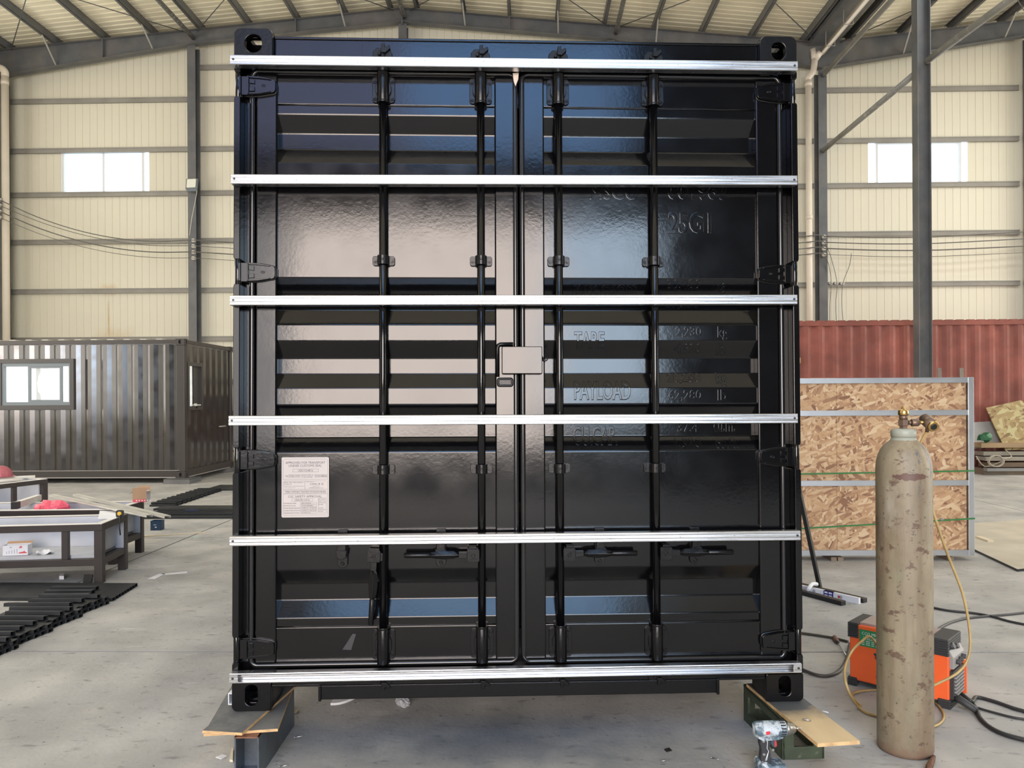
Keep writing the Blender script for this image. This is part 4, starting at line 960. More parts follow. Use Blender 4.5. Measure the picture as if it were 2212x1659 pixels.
# ---- framed OSB panel with straps
def osb_material(name, tint, scale=1.0):
    mm = bpy.data.materials.new(name); mm.use_nodes = True; n, l = NT(mm); b = n['Principled BSDF']; b.inputs['Roughness'].default_value = .75
    tc = n.new('ShaderNodeTexCoord'); prev = None
    ramp_cols = [(.0, (.24, .12, .07)), (.18, (.42, .24, .13)), (.5, (.53, .33, .18)), (.8, (.62, .43, .25)), (1, (.72, .55, .35))]
    wn_ = n.new('ShaderNodeTexNoise'); wn_.inputs['Scale'].default_value = 9*scale; l.new(tc.outputs['Object'], wn_.inputs['Vector'])
    for k, (a, st, sc) in enumerate(((100, (1, 1, 3.4), 10), (62, (1, 1, 3.9), 11.5), (-35, (1, 1, 3.4), 9), (20, (1, 1, 3.6), 11))):
        mp = n.new('ShaderNodeMapping'); mp.vector_type = 'POINT'; mp.inputs['Rotation'].default_value = (0, R(a), 0)
        mp.inputs['Location'].default_value = (k*3.1, 0, k*1.7); l.new(tc.outputs['Object'], mp.inputs[0])
        ad = n.new('ShaderNodeVectorMath'); ad.operation = 'MULTIPLY_ADD'; l.new(wn_.outputs['Color'], ad.inputs[0]); ad.inputs[1].default_value = (.014, .014, .014); l.new(mp.outputs[0], ad.inputs[2])
        m2 = n.new('ShaderNodeVectorMath'); m2.operation = 'MULTIPLY'; l.new(ad.outputs[0], m2.inputs[0]); m2.inputs[1].default_value = st
        vo = n.new('ShaderNodeTexVoronoi'); vo.inputs['Scale'].default_value = sc*scale; l.new(m2.outputs[0], vo.inputs['Vector'])
        sp = n.new('ShaderNodeSeparateColor'); l.new(vo.outputs['Color'], sp.inputs[0])
        rp = n.new('ShaderNodeValToRGB'); cr = rp.color_ramp
        while len(cr.elements) < 5: cr.elements.new(.5)
        for e_, (p_, c_) in zip(cr.elements, ramp_cols): e_.position = p_; e_.color = (c_[0]*tint[0], c_[1]*tint[1], c_[2]*tint[2], 1)
        l.new(sp.outputs[0], rp.inputs[0])
        if prev is None: prev = rp.outputs[0]
        else:
            th = n.new('ShaderNodeMath'); th.operation = 'GREATER_THAN'; th.inputs[1].default_value = .58; l.new(sp.outputs[1], th.inputs[0])
            mx = n.new('ShaderNodeMix'); mx.data_type = 'RGBA'; l.new(th.outputs[0], mx.inputs[0]); l.new(prev, mx.inputs[6]); l.new(rp.outputs[0], mx.inputs[7]); prev = mx.outputs[2]
    l.new(prev, b.inputs['Base Color']); return mm
osb = osb_material('osb', (1, 1, 1)); osb2 = osb_material('osb_pale', (.80, .88, .72), .7)
OY = 7.08
ot = atY(2101, 822, OY); obt = atY(2105, 1197, OY)
OX1 = (ot.x+obt.x)/2; OZ1 = ot.z+.02; OZ0 = .045; OX0 = 1.75
pan = thing('framed_panel', 'chipboard wall panel in a galvanised steel frame strapped with green bands', 'wall panel', (0, OY, 0))
def zat(py): return atY(1900, py, OY).z
sg = .0
SW_ = .05
for py in (822, 892, 1043.5, 1194):
    z = zat(py); top = py == 822
    mb = MB(); mb.prism([(-.006, z-.024), (-.006, z+.024), (.012, z+.024), (.012, z-.024)], OX0, OX1-SW_, 'x'); mb.prism([(-.009, z-.024), (-.006, z-.024), (-.006, z-.018), (-.009, z-.018)], OX0, OX1-SW_, 'x'); mb.prism([(-.009, z+.018), (-.006, z+.018), (-.006, z+.024), (-.009, z+.024)], OX0, OX1-SW_, 'x')
    mb.build('frame_rail', galv_dull, pan)
MB().box(OX1-SW_, OX1, -.012, .20, zat(1200), zat(816)).build('frame_stile', galv_dull, pan, .002)
MB().box(OX0-.05, OX0, -.012, .20, zat(1200), zat(816)).build('frame_stile', galv_dull, pan, .002)
xs_ = atY(1808, 860, OY).x
for a, b in ((OX0, xs_-.0012), (xs_+.0012, OX1-SW_-.006)):
    MB().box(a, b, .014, .026, zat(1192), zat(817) if a > OX0 else zat(815.5)).build('osb_board', osb, pan)
MB().box(OX0, OX1-.055, .03, .19, zat(1192), zat(822)).build('panel_stack', osb2, pan)
for (ya, yb) in ((1024, 1017), (1143, 1120)):
    pa = atY(1700, ya+.5, OY-.015); pb = atY(2111, yb, OY-.015)
    MB().bar(pa-Vector((0, OY, 0)), Vector((OX1+.002, pb.y-OY, pb.z)), .004, .014).build('green_strap', mat('green_strap', (.045, .20, .06), .4), pan)
MB().box(atY(2029, 1122, OY).x, atY(2035, 1122, OY).x, -.022, -.012, zat(1124), zat(1119)).build('strap_clip', zinc, pan)
for px in (1800, 1815, 2054): MB().box(atZ(px, 1212).x-.02, atZ(px, 1212).x+.03, -.02, .2, 0, zat(1203)).build('foot', mat('old_timber', (.22, .17, .12), .8), pan)
# ---- pale board lying on the floor at the right edge
c0 = atZ(2198, 1230, .02); cA = atZ(2112, 1190, .02); d1 = (cA-c0); d1.normalize(); c1 = c0+d1*2.2; d2 = Vector((.95, .32, 0)); d2.normalize()
slab('floor_board', [c0, c0+d2*2.4, c1+d2*2.4, c1], .022, .020, [mat('pale_sheet', (.50, .45, .36), .55, var=.12, vs=3), rubber], 'large pale sheet with dark edge lying on the floor at the right edge', 'sheet')
tag(MB().bar(atZ(2113, 1160, .03), atZ(2140, 1169, .03), .06, .018).build('wood_offcut', mat('pale_wood', (.68, .58, .42), .6)), 'pale wood offcut lying beside the framed panel', 'offcut')
# ---- red container
red = mat('red_oxide_paint', (.21, .058, .042), .62, var=.14, vs=2.2, col2=(.30, .085, .06), c2s=.8, rvar=.1)
RY_ = 15.32
rc = thing('shipping_container', 'dull red corrugated shipping container standing behind the framed panel', 'container', (0, RY_, 0))
RX0 = atY(1712, 800, RY_).x; RX1 = RX0+9.2; RT = atY(1900, 690, RY_).z
mb = MB(); x = RX0+.1; pr = []
while x < RX1-.1: pr += [(x, .045), (x+.07, .045), (x+.138, .009), (x+.21, .009), (x+.278, .045)]; x += .278
q = len(pr); mb.add([(a, b, .15) for a, b in pr]+[(a, b, RT-.11) for a, b in pr], [(i, i+1, q+i+1, q+i) for i in range(q-1)]); mb.build('side_panel', red, rc)
MB().box(RX0, RX1, 0, .07, RT-.12, RT-.035).build('top_rail', red, rc, .004); MB().box(RX0, RX1, 0, .07, 0, .16).build('bottom_rail', red, rc, .004)
mb = MB(); x = RX0+.05; k = 0
while x < RX1-.2: mb.prism([(x, RT-.04), (x+.02, RT-.012), (x+.15, RT-.012), (x+.17, RT-.04)], .0, 2.4, 'y'); x += .21
mb.build('roof_ribs', red, rc); MB().box(RX0, RX1, .02, 2.4, RT-.05, RT-.038).build('roof_panel', red, rc)
for x in (RX0-.05, RX1-.1): MB().box(x, x+.16, -.008, .16, RT-.118, RT).build('corner_casting', red, rc, .006); MB().box(x, x+.15, 0, .15, .1, RT-.1).build('corner_post', red, rc, .004)
MB().box(RX0+.02, RX0+.05, .07, 2.4, .05, RT-.05).build('end_panel', red, rc); MB().box(RX0, RX1, 2.36, 2.40, .05, RT-.05).build('back_panel', red, rc)
lk = atY(1724, 779, RY_-.03); MB().tube([(lk.x-.02, -.03, lk.z-.05), (lk.x+.03, -.05, lk.z-.05), (lk.x+.03, -.05, lk.z+.05), (lk.x-.02, -.03, lk.z+.05)], .012, 8).build('latch', mat('yellow_latch', (.45, .36, .12), .5), rc)
# ---- posts leaning behind the panel
for k, px in enumerate((2031, 2079)):
    b0 = atY(px+6, 1010, 14.2); b0.z = 0; t0 = atY(px-2, 800, 14.6)
    tag(MB().bar(b0, t0+(t0-b0)*.02, .07, .05).build('timber_post', mat('grey_timber', (.24, .20, .16), .8, var=.2, vs=6)), 'grey timber post leaning on the red container, %s of the two beside the tall column' % ('nearer' if k == 0 else 'farther'), 'post')
# ---- leaning chipboard and junk at the right edge
def leaning_board(name, P, y_b, y_t, th, m_, label, cat):
    zb_ = min(atY(px, py, y_b).z for px, py in P); zt_ = max(atY(px, py, y_t).z for px, py in P)
    pts = []
    for px, py in P:
        z = atY(px, py, y_b).z
        for _ in range(3): Y_ = y_b+(y_t-y_b)*max(0, min(1, (z-zb_)/(zt_-zb_))); z = atY(px, py, Y_).z
        pts.append(atY(px, py, Y_))
    nrm = (pts[1]-pts[0]).cross(pts[2]-pts[0]); nrm.normalize()
    if nrm.y < 0: nrm = -nrm
    n_ = len(pts); mb = MB(); vs = pts+[p+nrm*th for p in pts]
    mb.add(vs, [tuple(range(n_)), tuple(range(n_, 2*n_))[::-1]]+[(i, (i+1) % n_, n_+(i+1) % n_, n_+i) for i in range(n_)])
    return tag(mb.build(name, m_), label, cat)
leaning_board('chipboard_sheet', [(2172, 972), (2130, 881), (2207, 864), (2280, 972)], 14.85, 15.2, .02, osb_material('osb_yellow', (.62, .72, .60), .5), 'yellowish chipboard sheet leaning tilted against the red container at the right edge', 'board')
leaning_board('grey_sheet', [(2085, 970), (2085, 913), (2143, 910), (2165, 965)], 15.05, 15.25, .02, mat('grey_sheet', (.34, .33, .31), .6), 'grey sheet standing behind the green bag at the right edge', 'sheet')
jt = [(961, .09, 'brown plank on top of the junk pile beside the framed panel', (.33, .23, .13)), (979, .07, 'grey plank second in the junk pile at the right edge', (.24, .22, .18)), (990, .07, 'pale grey plank third in the junk pile at the right edge', (.33, .30, .25)), (1003, .08, 'dark brown plank low in the junk pile at the right edge', (.13, .09, .06)), (1014, .06, 'grey plank lying at the front of the junk pile on the floor', (.26, .26, .25))]
for k, (py, h, lab, colr) in enumerate(jt):
    Yk = 14.95-.07*k; z = max(h/2+.001, atY(2150, py, Yk).z)
    tag(MB().bar((8.6, Yk, z), (12.5, Yk+.05, z), .3 if k != 4 else .12, h).build('timber_plank', mat('plank_%d' % k, colr, .8, var=.2, vs=4, stretch=(.3, 2, 2))), lab, 'plank')
tag(MB().box(8.6, 12.5, 14.72, 15.12, 0, .12).build('timber_bearer', MATS['old_timber']), 'dark timber bearer at the bottom of the junk pile', 'timber')
bgc = atY(2128, 945, 14.85); bm = bmesh.new(); bmesh.ops.create_icosphere(bm, subdivisions=2, radius=.12)
for v in bm.verts: v.co *= 1+.35*math.sin(v.co.x*60+v.co.z*40)*math.cos(v.co.y*50); v.co.z *= .7
me = bpy.data.meshes.new('green_bag'); bm.to_mesh(me); bm.free(); me.materials.append(mat('green_film', (.02, .12, .05), .35)); tag(link('plastic_bag', me, loc=bgc), 'crumpled green plastic bag on the junk pile beside the framed panel', 'bag')
wc = [atY(2150+16*math.cos(a)+(3 if k > 1 else 0), 996+12*math.sin(a), 14.45-.02*k) for k in range(3) for a in [R(30*i) for i in range(12)]]
wc = [atY(2108, 985, 14.5), atY(2128, 1008, 14.5)]+wc+[atY(2185, 986, 14.6), atY(2172, 972, 14.75)]
tag(MB().tube(smooth(wc, 3), .010, 6).build('wire_coil', mat('wire_beige', (.40, .36, .28), .5)), 'loose coil of pale wire in front of the junk pile', 'wire')

# ================================================================== CORDLESS DRILL
dr0 = Vector((.945, 3.06, 0))
drill = thing('cordless_drill', 'blue-grey camouflage cordless drill with red trigger standing on the floor by the green stool', 'drill', dr0, (0, 0, R(4)))
camo = mat('camo_plastic', (.10, .15, .19), .45, col2=(.48, .54, .58), c2s=26, c2lo=.46, c2hi=.54, var=.2, vs=40)
camo_dark = mat('dark_grip', (.03, .032, .037), .6)
mb = MB(); prof = [(-.062, .018), (-.060, .026), (-.052, .0305), (-.02, .032), (.020, .032), (.030, .030), (.034, .029)]
Mx = Matrix.Translation((0, 0, .187)) @ Matrix.Rotation(R(90), 4, 'Y')
MB().lathe([(q, z) for z, q in prof], M=Mx, n=24).build('motor_housing', camo, drill)
mb = MB()
for k in range(6): mb.cyl((-.0635+.0045*abs(k-2.5)*.35, -.0185+.0074*k, .170), (-.0635+.0045*abs(k-2.5)*.35, -.0185+.0074*k, .204), .0022, 6)
mb.build('end_ribs', mat('light_grey_plastic', (.38, .42, .44), .5), drill)
MB().lathe([(.029, .034), (.030, .036), (.030, .060), (.028, .063)], M=Mx, n=24).build('torque_collar', camo, drill)
mb = MB()
for k in range(16):
    a = R(22.5*k); mb.box(.038, .058, -.0025, .0025, .0285, .0318, M=Matrix.Translation((0, 0, .187)) @ Matrix.Rotation(a, 4, 'X'))
mb.build('collar_marks', camo_dark, drill)
MB().lathe([(.0245, .062), (.0245, .078), (.022, .080), (.021, .094), (.013, .104), (.010, .105)], M=Mx, n=20).build('chuck', mat('chuck_metal', (.34, .33, .31), .35, metal=.9), drill)
MB().cyl((.104, 0, .187), (.128, 0, .187), .0035, 8).build('drill_bit', zinc, drill)
# belly, grip, trigger
mb = MB(); mb.prism([(-.050, .168), (.050, .166), (.052, .158), (.030, .150), (-.032, .148), (-.052, .158)], -.021, .021, 'y'); mb.build('gear_housing', camo, drill, .004)
mb = MB(); mb.prism([(-.040, .155), (-.008, .155), (.003, .140), (-.004, .120), (.000, .095), (.002, .056), (-.036, .050), (-.040, .075), (-.037, .110), (-.043, .135)], -.0165, .0165, 'y'); mb.build('grip', camo_dark, drill, .006)
mb = MB(); mb.tube([(-.020, -.0172, .150), (-.014, -.0172, .146), (-.016, -.0172, .118), (-.010, -.0172, .108), (-.018, -.0172, .072), (-.023, -.0172, .071), (-.013, -.0172, .100)], .0014, 6); mb.build('grip_line', mat('pale_line', (.6, .62, .62), .5), drill)
for x, z in ((-.028, .095), (-.030, .147), (.008, .112), (-.034, .064)): MB().cyl((x, -.019, z), (x, -.014, z), .0052, 12).build('case_screw', zinc, drill)
mb = MB(); mb.prism([(.004, .150), (.022, .148), (.026, .126), (.020, .114), (.008, .122), (.002, .134)], -.009, .009, 'y'); mb.build('trigger', mat('trigger_grey', (.05, .07, .09), .4), drill, .003)
mb = MB(); mb.prism([(.017, .146), (.026, .144), (.028, .124), (.022, .116), (.016, .124)], -.0095, .0095, 'y'); mb.prism([(.004, .156), (.016, .155), (.016, .148), (.004, .149)], -.018, -.010, 'y'); mb.build('red_trigger_tip', mat('red_plastic', (.62, .04, .06), .4), drill, .003)
MB().prism([(-.026, .190), (-.010, .192), (-.010, .180), (-.024, .178)], -.0335, -.028, 'y').build('red_badge', MATS['red_plastic'], drill)
bm = bmesh.new(); bmesh.ops.create_cube(bm, size=1)
bmesh.ops.subdivide_edges(bm, edges=bm.edges, cuts=4, use_grid_fill=True)
for v in bm.verts:
    x, y, z = v.co; f = 1.0-.12*(z+.5)
    v.co = Vector((x*.112*f+.004+.004*math.sin(z*20+y*9), y*.078*f+.003*math.sin(x*25), .003+(z+.5)*.052+.0045*math.sin(x*22+y*13)*(z+.5)+.010*(x < -.3)*(z > .3)))
me = bpy.data.meshes.new('battery'); bm.to_mesh(me); bm.free()
for p in me.polygons: p.use_smooth = True
me.materials.append(camo); link('battery', me, drill, .003)

# ================================================================== FLOOR LITTER
white_ps = mat('white_scrap', (.72, .72, .73), .6)
def screw(px, py, a, label, L=.03):
    p = atZ(px, py, .004); d = Vector((math.cos(a), math.sin(a), 0)); mb = MB()
    mb.tube([p, p+d*L*.85, p+d*L], [.0022, .0022, .0006], 6); mb.tube([p-d*.004, p], [.005, .003], 8)
    return tag(mb.build('loose_screw', zinc), label, 'screw', 'loose screws on the floor')
screw(637, 1593, .5, 'silver screw on the floor between the beam and the drill, uppermost near the plywood', .04)
screw(598, 1612, 1.2, 'silver screw on the floor right beside the steel beam', .028); screw(605, 1656, .4, 'silver screw at the bottom edge of the photo beside the steel beam', .035)
screw(1538, 1637, -.6, 'silver screw on the floor left of the cordless drill', .03); screw(1430, 1644, .3, 'tiny screw on the floor left of the lone screw by the drill', .02)
p = atZ(1734, 1554, zr+.004); tag(MB().tube([p, p+Vector((.03, -.012, 0))], [.004, .0025], 8).build('loose_screw', zinc), 'short silver screw lying on the pale board', 'screw', 'loose screws on the floor')
p = atZ(1777, 1536, zr+.004); tag(MB().tube([p, p+Vector((.018, -.016, 0))], [.003, .002], 8).build('loose_screw', mat('pale_line', (.6, .62, .62), .5)), 'pale screw at the back of the pale board near the container', 'screw', 'loose screws on the floor')
# grey foil ball and white curved scrap under the sill
bm = bmesh.new(); bmesh.ops.create_icosphere(bm, subdivisions=3, radius=1)
for v in bm.verts:
    v.co *= 1+.10*math.sin(v.co.x*11+v.co.y*7)+.08*math.cos(v.co.z*13-v.co.y*9); v.co.x *= .030; v.co.y *= .048; v.co.z *= .026
me = bpy.data.meshes.new('foil_ball'); bm.to_mesh(me); bm.free(); me.materials.append(mat('grey_foil', (.36, .36, .38), .5, var=.3, vs=60))
q = atZ(868, 1530); tag(link('foil_ball', me, loc=(q.x, q.y+.03, .022), rot=(0, 0, R(35))), 'crumpled grey lump on the floor under the container sill', 'lump')
q0, q1 = atZ(714, 1524), atZ(772, 1508)
mb = MB(); arc = [q0+Vector((0, .0, 0))]+[q0+(q1-q0)*t+Vector((0, -.03*math.sin(math.pi*t), 0)) for t in (.2, .4, .6, .8)]+[q1, q1+Vector((-.02, .12, 0)), q0+Vector((0, .14, 0))]
mb.prism([(v.x, v.y) for v in arc], .001, .012, 'z'); tag(mb.build('foam_scrap', white_ps), 'white curved foam scrap on the floor under the sill on the left', 'scrap')
def scrap_piece(name, pts, h, m_, label, cat='scrap'):
    q = [atZ(*p) for p in pts]; mb = MB(); mb.prism([(v.x, v.y) for v in q], .001, h, 'z'); return tag(mb.build(name, m_), label, cat)
scrap_piece('wood_chip', [(628, 1538), (645, 1536), (640, 1541), (630, 1542)], .006, mat('chip_wood', (.62, .50, .30), .7), 'small pale wood chip on the floor by the plywood', 'wood chip')
scrap_piece('foam_strip', [(496, 1646), (501, 1619), (504, 1622), (503, 1647)], .01, mat('cream_scrap', (.72, .66, .48), .7), 'thin cream strip leaning beside the steel beam', 'strip')
scrap_piece('paper_scrap', [(466, 1637), (480, 1631), (491, 1634), (478, 1641)], .004, white_ps, 'torn white paper scrap on the floor left of the steel beam')
scrap_piece('metal_offcut', [(1434, 1620), (1446, 1616), (1452, 1623), (1440, 1626)], .003, zinc, 'small square metal offcut on the floor below the container', 'offcut')
tag(MB().tube([atZ(2004, 1666, .008), atZ(2008, 1655, .014), atZ(2013, 1644, .012), atZ(2018, 1634, .006)], [.008, .014, .012, .006], 8).build('rust_lump', mat('rust_brown', (.13, .06, .035), .8, var=.4, vs=60, bump=.5, bs=70)), 'rusty brown lump on the floor at the foot of the gas cylinder', 'lump')
# channel offcut sticking out behind the left bottom corner
q = atZ(491, 1527, 0); mb = MB(); qx, qy = q.x, q.y+.12
mb.ring([(qx, .17), (qx+.05, .17), (qx+.05, .22), (qx, .22)], [(qx+.004, .174), (qx+.046, .174), (qx+.046, .216), (qx+.004, .216)], qy, qy+.25)
cb = cw(-1.21, .10, .03)
mb = MB(); mb.ring([(0, 0), (.05, 0), (.05, .05), (0, .05)], [(.004, .004), (.046, .004), (.046, .046), (.004, .046)], 0, .3); o = mb.build('channel_offcut', white_frame); o.location = (cb.x-.045, cb.y-.03, zl+.001); tag(o, 'pale hollow channel offcut poking out behind the left bottom corner', 'channel')

# ================================================================== LEFT SIDE: BENCH FRAMES
brown = mat('dark_brown_steel', (.036, .028, .027), .42, var=.12, vs=6); brown_l = mat('brown_steel', (.040, .032, .030), .42)
lin = mat('pale_grey_lining', (.52, .54, .60), .5, var=.07, vs=5, coords='Object'); shelf_m = mat('shelf_board', (.46, .47, .49), .55, var=.10, vs=6); rim_m = mat('bright_rim', (.78, .75, .70), .5)
def bench(label, p, rot, L, D, H, posts=(), shelf=.20):
    """box frame open at the top, pale lining; origin at its front right corner"""
    t = thing('bench_frame', label, 'bench', (p[0], p[1], 0), (0, 0, R(rot)), 'brown steel bench frames')
    s = .065
    for x in (0, -L): 
        for y in (0, D): MB().box(x-(s if x == 0 else 0), x+(0 if x == 0 else s), y if y == 0 else y-s, y+s if y == 0 else y, 0, H-.055).build('leg', brown, t, .003)
    for y in (0, D-s): MB().box(-L, 0, y, y+s, H-.055, H).build('top_rail', brown, t, .003)
    for x in (-L, -s): MB().box(x, x+s, s, D-s, H-.055, H).build('top_rail', brown, t, .003)
    for y in (0, D-s): MB().box(-L+s, -s, y+.005, y+s-.01, shelf-.055, shelf).build('lower_rail', brown, t, .003)
    for x in (-L, -s): MB().box(x+.005, x+s-.005, s, D-s, shelf-.055, shelf).build('lower_rail', brown, t, .003)
    for x in posts: MB().box(x-.05, x, .008, .055, shelf, H-.055).build('post', brown, t, .003)
    MB().box(-L+.01, -.01, D-s-.012, D-s, shelf, H-.003).build('back_lining', lin, t)
    MB().box(-s-.010, -s, s+.002, D-s-.013, shelf+.026, H-.003).build('end_lining', lin, t)
    MB().box(-L+s, -s-.011, .062, D-s-.013, shelf, shelf+.025).build('shelf', shelf_m, t)
    for y in (.004, D-s+.004): MB().box(-L+.004, -.004, y, y+s-.008, H, H+.004).build('rim', rim_m, t)
    MB().box(-s+.004, -.004, s, D-s, H, H+.004).build('rim', rim_m, t)
    return t
A = bench('nearest dark brown bench frame with pale lining, white sheet on its corner', (-3.50, 6.24), 8, 2.6, .56, .485, (-.27, -1.4))
B = bench('dark brown bench frame behind the nearest one, red carton on its end', (-3.78, 6.95), 3, 2.6, .60, .50, (-.9,))
Cb = bench('far dark brown bench frame at the left edge in front of the brown container', (-6.15, 9.72), 73, 1.9, .9, .50, (-.42,), .12)
AM = Matrix.Translation((-3.50, 6.24, 0)) @ Matrix.Rotation(R(8), 4, 'Z'); BM_ = Matrix.Translation((-3.78, 6.95, 0)) @ Matrix.Rotation(R(3), 4, 'Z')
# carton on the shelf of A
def carton(label, M, sx, sy, sz, mats, flaps, prints=None, name='carton'):
    t = bpy.data.objects.new(name, None); COL.objects.link(t); t.matrix_world = M; t.empty_display_size = .05; tag(t, label, 'box')
    mb = MB()
    for a in ((0, .003, 0, sy), (sx-.003, sx, 0, sy), (0, sx, 0, .003), (0, sx, sy-.003, sy)): mb.box(*a, 0, sz, 0)
    mb.box(0, sx, 0, sy, 0, .003, 0); mb.build('body', mats[0], t)
    for vs in flaps: MB().add(vs, [tuple(range(len(vs)))]).build('flap', mats[1], t)
    if prints: prints(t, sx, sy, sz)
    return t
kraft = mat('kraft_card', (.40, .25, .15), .75, var=.08); card_w = mat('white_card', (.74, .74, .77), .6); redprint = mat('red_print', (.60, .09, .11), .55)
def pr1(t, sx, sy, sz):
    mb = MB()
    for k in range(5): mb.box(.05+k*.032, .056+k*.032, -.001, .0, .02, .045+.006*k)
    mb.box(.09, .115, -.001, 0, .082, .09); mb.build('printed_screws', mat('grey_print', (.3, .3, .33), .6), t)
    mb = MB(); mb.prism([(.20, .02), (.30, .02), (.30, .03), (.28, .035), (.275, .05), (.26, .04), (.2, .03)], -.001, 0, 'y'); mb.prism([(.2, .075), (.24, .078), (.245, .09), (.225, .1), (.215, .088)], -.001, 0, 'y'); mb.build('printed_art', redprint, t)
pp = AM.inverted() @ atZ(22, 1195, .227); 
carton('small white carton with red print on the shelf of the nearest bench frame', Matrix.Translation(AM @ Vector((pp.x, .10, .2265))) @ Matrix.Rotation(R(14), 4, 'Z'), .19, .09, .085, [card_w, kraft],
       [[(0, .09, .085), (.19, .09, .085), (.19, .12, .10), (.0, .12, .10)], [(0, 0, .085), (0, .09, .085), (-.03, .09, .075), (-.03, 0, .07)]], lambda t, a, b, c: pr1(t, a, b, c) or [setattr(o, 'scale', (.6, 1, .8)) for o in t.children if o.name.startswith('printed')], 'carton')
# torn white foil on the shelf
bm = bmesh.new(); bmesh.ops.create_grid(bm, x_segments=8, y_segments=8, size=.06)
for v in bm.verts: v.co.z = .014+.012*math.sin(v.co.x*70+v.co.y*30)+.010*math.cos(v.co.y*80)
me = bpy.data.meshes.new('crumpled_paper'); bm.to_mesh(me); bm.free(); me.materials.append(white_ps)
pp = AM.inverted() @ atZ(122, 1185, .23); o = link('crumpled_paper', me, loc=AM @ Vector((pp.x, .16, .2275)), rot=(0, 0, .5)); tag(o, 'crumpled white paper on the shelf of the nearest bench frame', 'paper'); md = o.modifiers.new('t', 'SOLIDIFY'); md.thickness = .002
# white sheet and tape measure on the corner of A
P4 = [atZ(212, 1120, .494), atZ(251, 1119, .494), atZ(257, 1101, .494), atZ(216, 1100, .494)]
mb = MB(); mb.prism([(v.x, v.y) for v in P4], .490, .494, 'z'); tag(mb.build('white_sheet', mat('white_acrylic', (.82, .83, .85), .4)), 'small white sheet on the corner of the nearest bench frame', 'sheet')
tp = atZ(259, 1108, .53); tm = thing('tape_measure', 'black and yellow tape measure on the nearest bench frame', 'tape measure', (tp.x, tp.y, .4945), (0, 0, R(10)))
MB().prism(rrect(-.03, .03, 0, .06, .014), -.014, .014, 'y').build('case', rubber, tm, .003); MB().cyl((0, -.017, .032), (0, .0, .032), .017, 16).build('yellow_badge', mat('yellow_badge', (.75, .47, .03), .4), tm)
MB().tube([(.01, -.016, .02), (.008, -.035, -.02), (.01, -.04, -.09), (.016, -.04, -.15)], .006, 6).build('wrist_strap', rubber, tm)
# red carton on B
def pr2(t, sx, sy, sz):
    mb = MB(); mb.box(-.0008, 0, 0, sy, 0, sz*.6); mb.box(0, sx, -.0008, 0, 0, .03); mb.build('red_print', redprint, t)
    mb = MB(); mb.box(-.0016, -.0008, .03, .05, .05, .075); mb.box(-.0016, -.0008, .065, .085, .05, .075)
    for k in range(6): mb.box(.03+k*.025, .04+k*.025, -.0016, -.0008, .010, .02)
    mb.build('white_print', card_w, t)
rp_ = atZ(287, 1085, .505)
carton('open red and brown carton on the end of the second bench frame', Matrix.Translation((rp_.x, rp_.y, .505)) @ Matrix.Rotation(R(10), 4, 'Z'), .125, .125, .105, [card_w, kraft],
       [[(-.002, -.002, .028), (.127, -.002, .028), (.127, -.004, .138), (-.002, -.004, .138)], [(0, 0, .105), (0, .125, .105), (-.045, .12, .08), (-.045, .01, .075)], [(0, .125, .105), (.125, .125, .105), (.125, .14, .145), (0, .14, .145)], [(.125, 0, .105), (.125, .125, .105), (.15, .12, .11), (.15, .02, .10)]], pr2)
# pink bag inside B
bm = bmesh.new(); bmesh.ops.create_icosphere(bm, subdivisions=3, radius=.5)
for v in bm.verts:
    v.co *= 1+.13*math.sin(v.co.x*14+v.co.z*9)+.10*math.cos(v.co.y*16); v.co.x *= .30; v.co.y *= .22; v.co.z = v.co.z*.17
me = bpy.data.meshes.new('pink_bag'); bm.to_mesh(me); bm.free(); me.materials.append(mat('pink_film', (.78, .10, .16), .35, var=.25, vs=25))
q = atZ(88, 1092, .53); tag(link('plastic_bag', me, loc=(q.x, BM_.translation.y+.25, .47)), 'crumpled pink plastic bag inside the second bench frame', 'bag')
tag(MB().box(q.x-.18, q.x+.18, BM_.translation.y+.12, BM_.translation.y+.38, .226, .385).build('grey_tray', shelf_m), 'grey tray under the pink bag in the second bench frame', 'tray')
# aluminium channels across B
alu = mat('dull_aluminium', (.60, .58, .52), .45, metal=.35, var=.1)
for (xa, ya, xb, yb, lab) in ((112, 1068, 323, 1112, 'pale channel strip lying across the bench frames, nearer of the two'), (163, 1067, 362, 1114, 'pale channel strip lying across the bench frames, farther of the two')):
    pa, pb = atZ(xa, ya, .55), atZ(xb, yb, .525); d = pb-pa; L = d.length; d.normalize(); sx = d.cross(Vector((0, 0, 1))); sx.normalize()
    mb = MB()
    for off, wd, h0, h1 in ((0, .055, .017, .020), (-.026, .003, 0, .02), (.026, .003, 0, .02)): mb.bar(pa+sx*off+Vector((0, 0, (h0+h1)/2-.02)), pb+sx*off+Vector((0, 0, (h0+h1)/2-.02)), wd, h1-h0)
    tag(mb.build('aluminium_channel', alu), lab, 'channel')
# white box section with black end on B's back rim
pa, pb = atZ(32, 1092, .53), atZ(84, 1075, .53); d = pb-pa; d.normalize()
wb_ = thing('white_box_tube', 'short white box section with a black end at the left edge of the bench frames', 'tube'); MB().bar(pa+d*.06, pb, .05, .06).build('body', rim_m, wb_); MB().bar(pa-d*.02, pa+d*.06, .052, .064).build('end_cap', rubber, wb_)
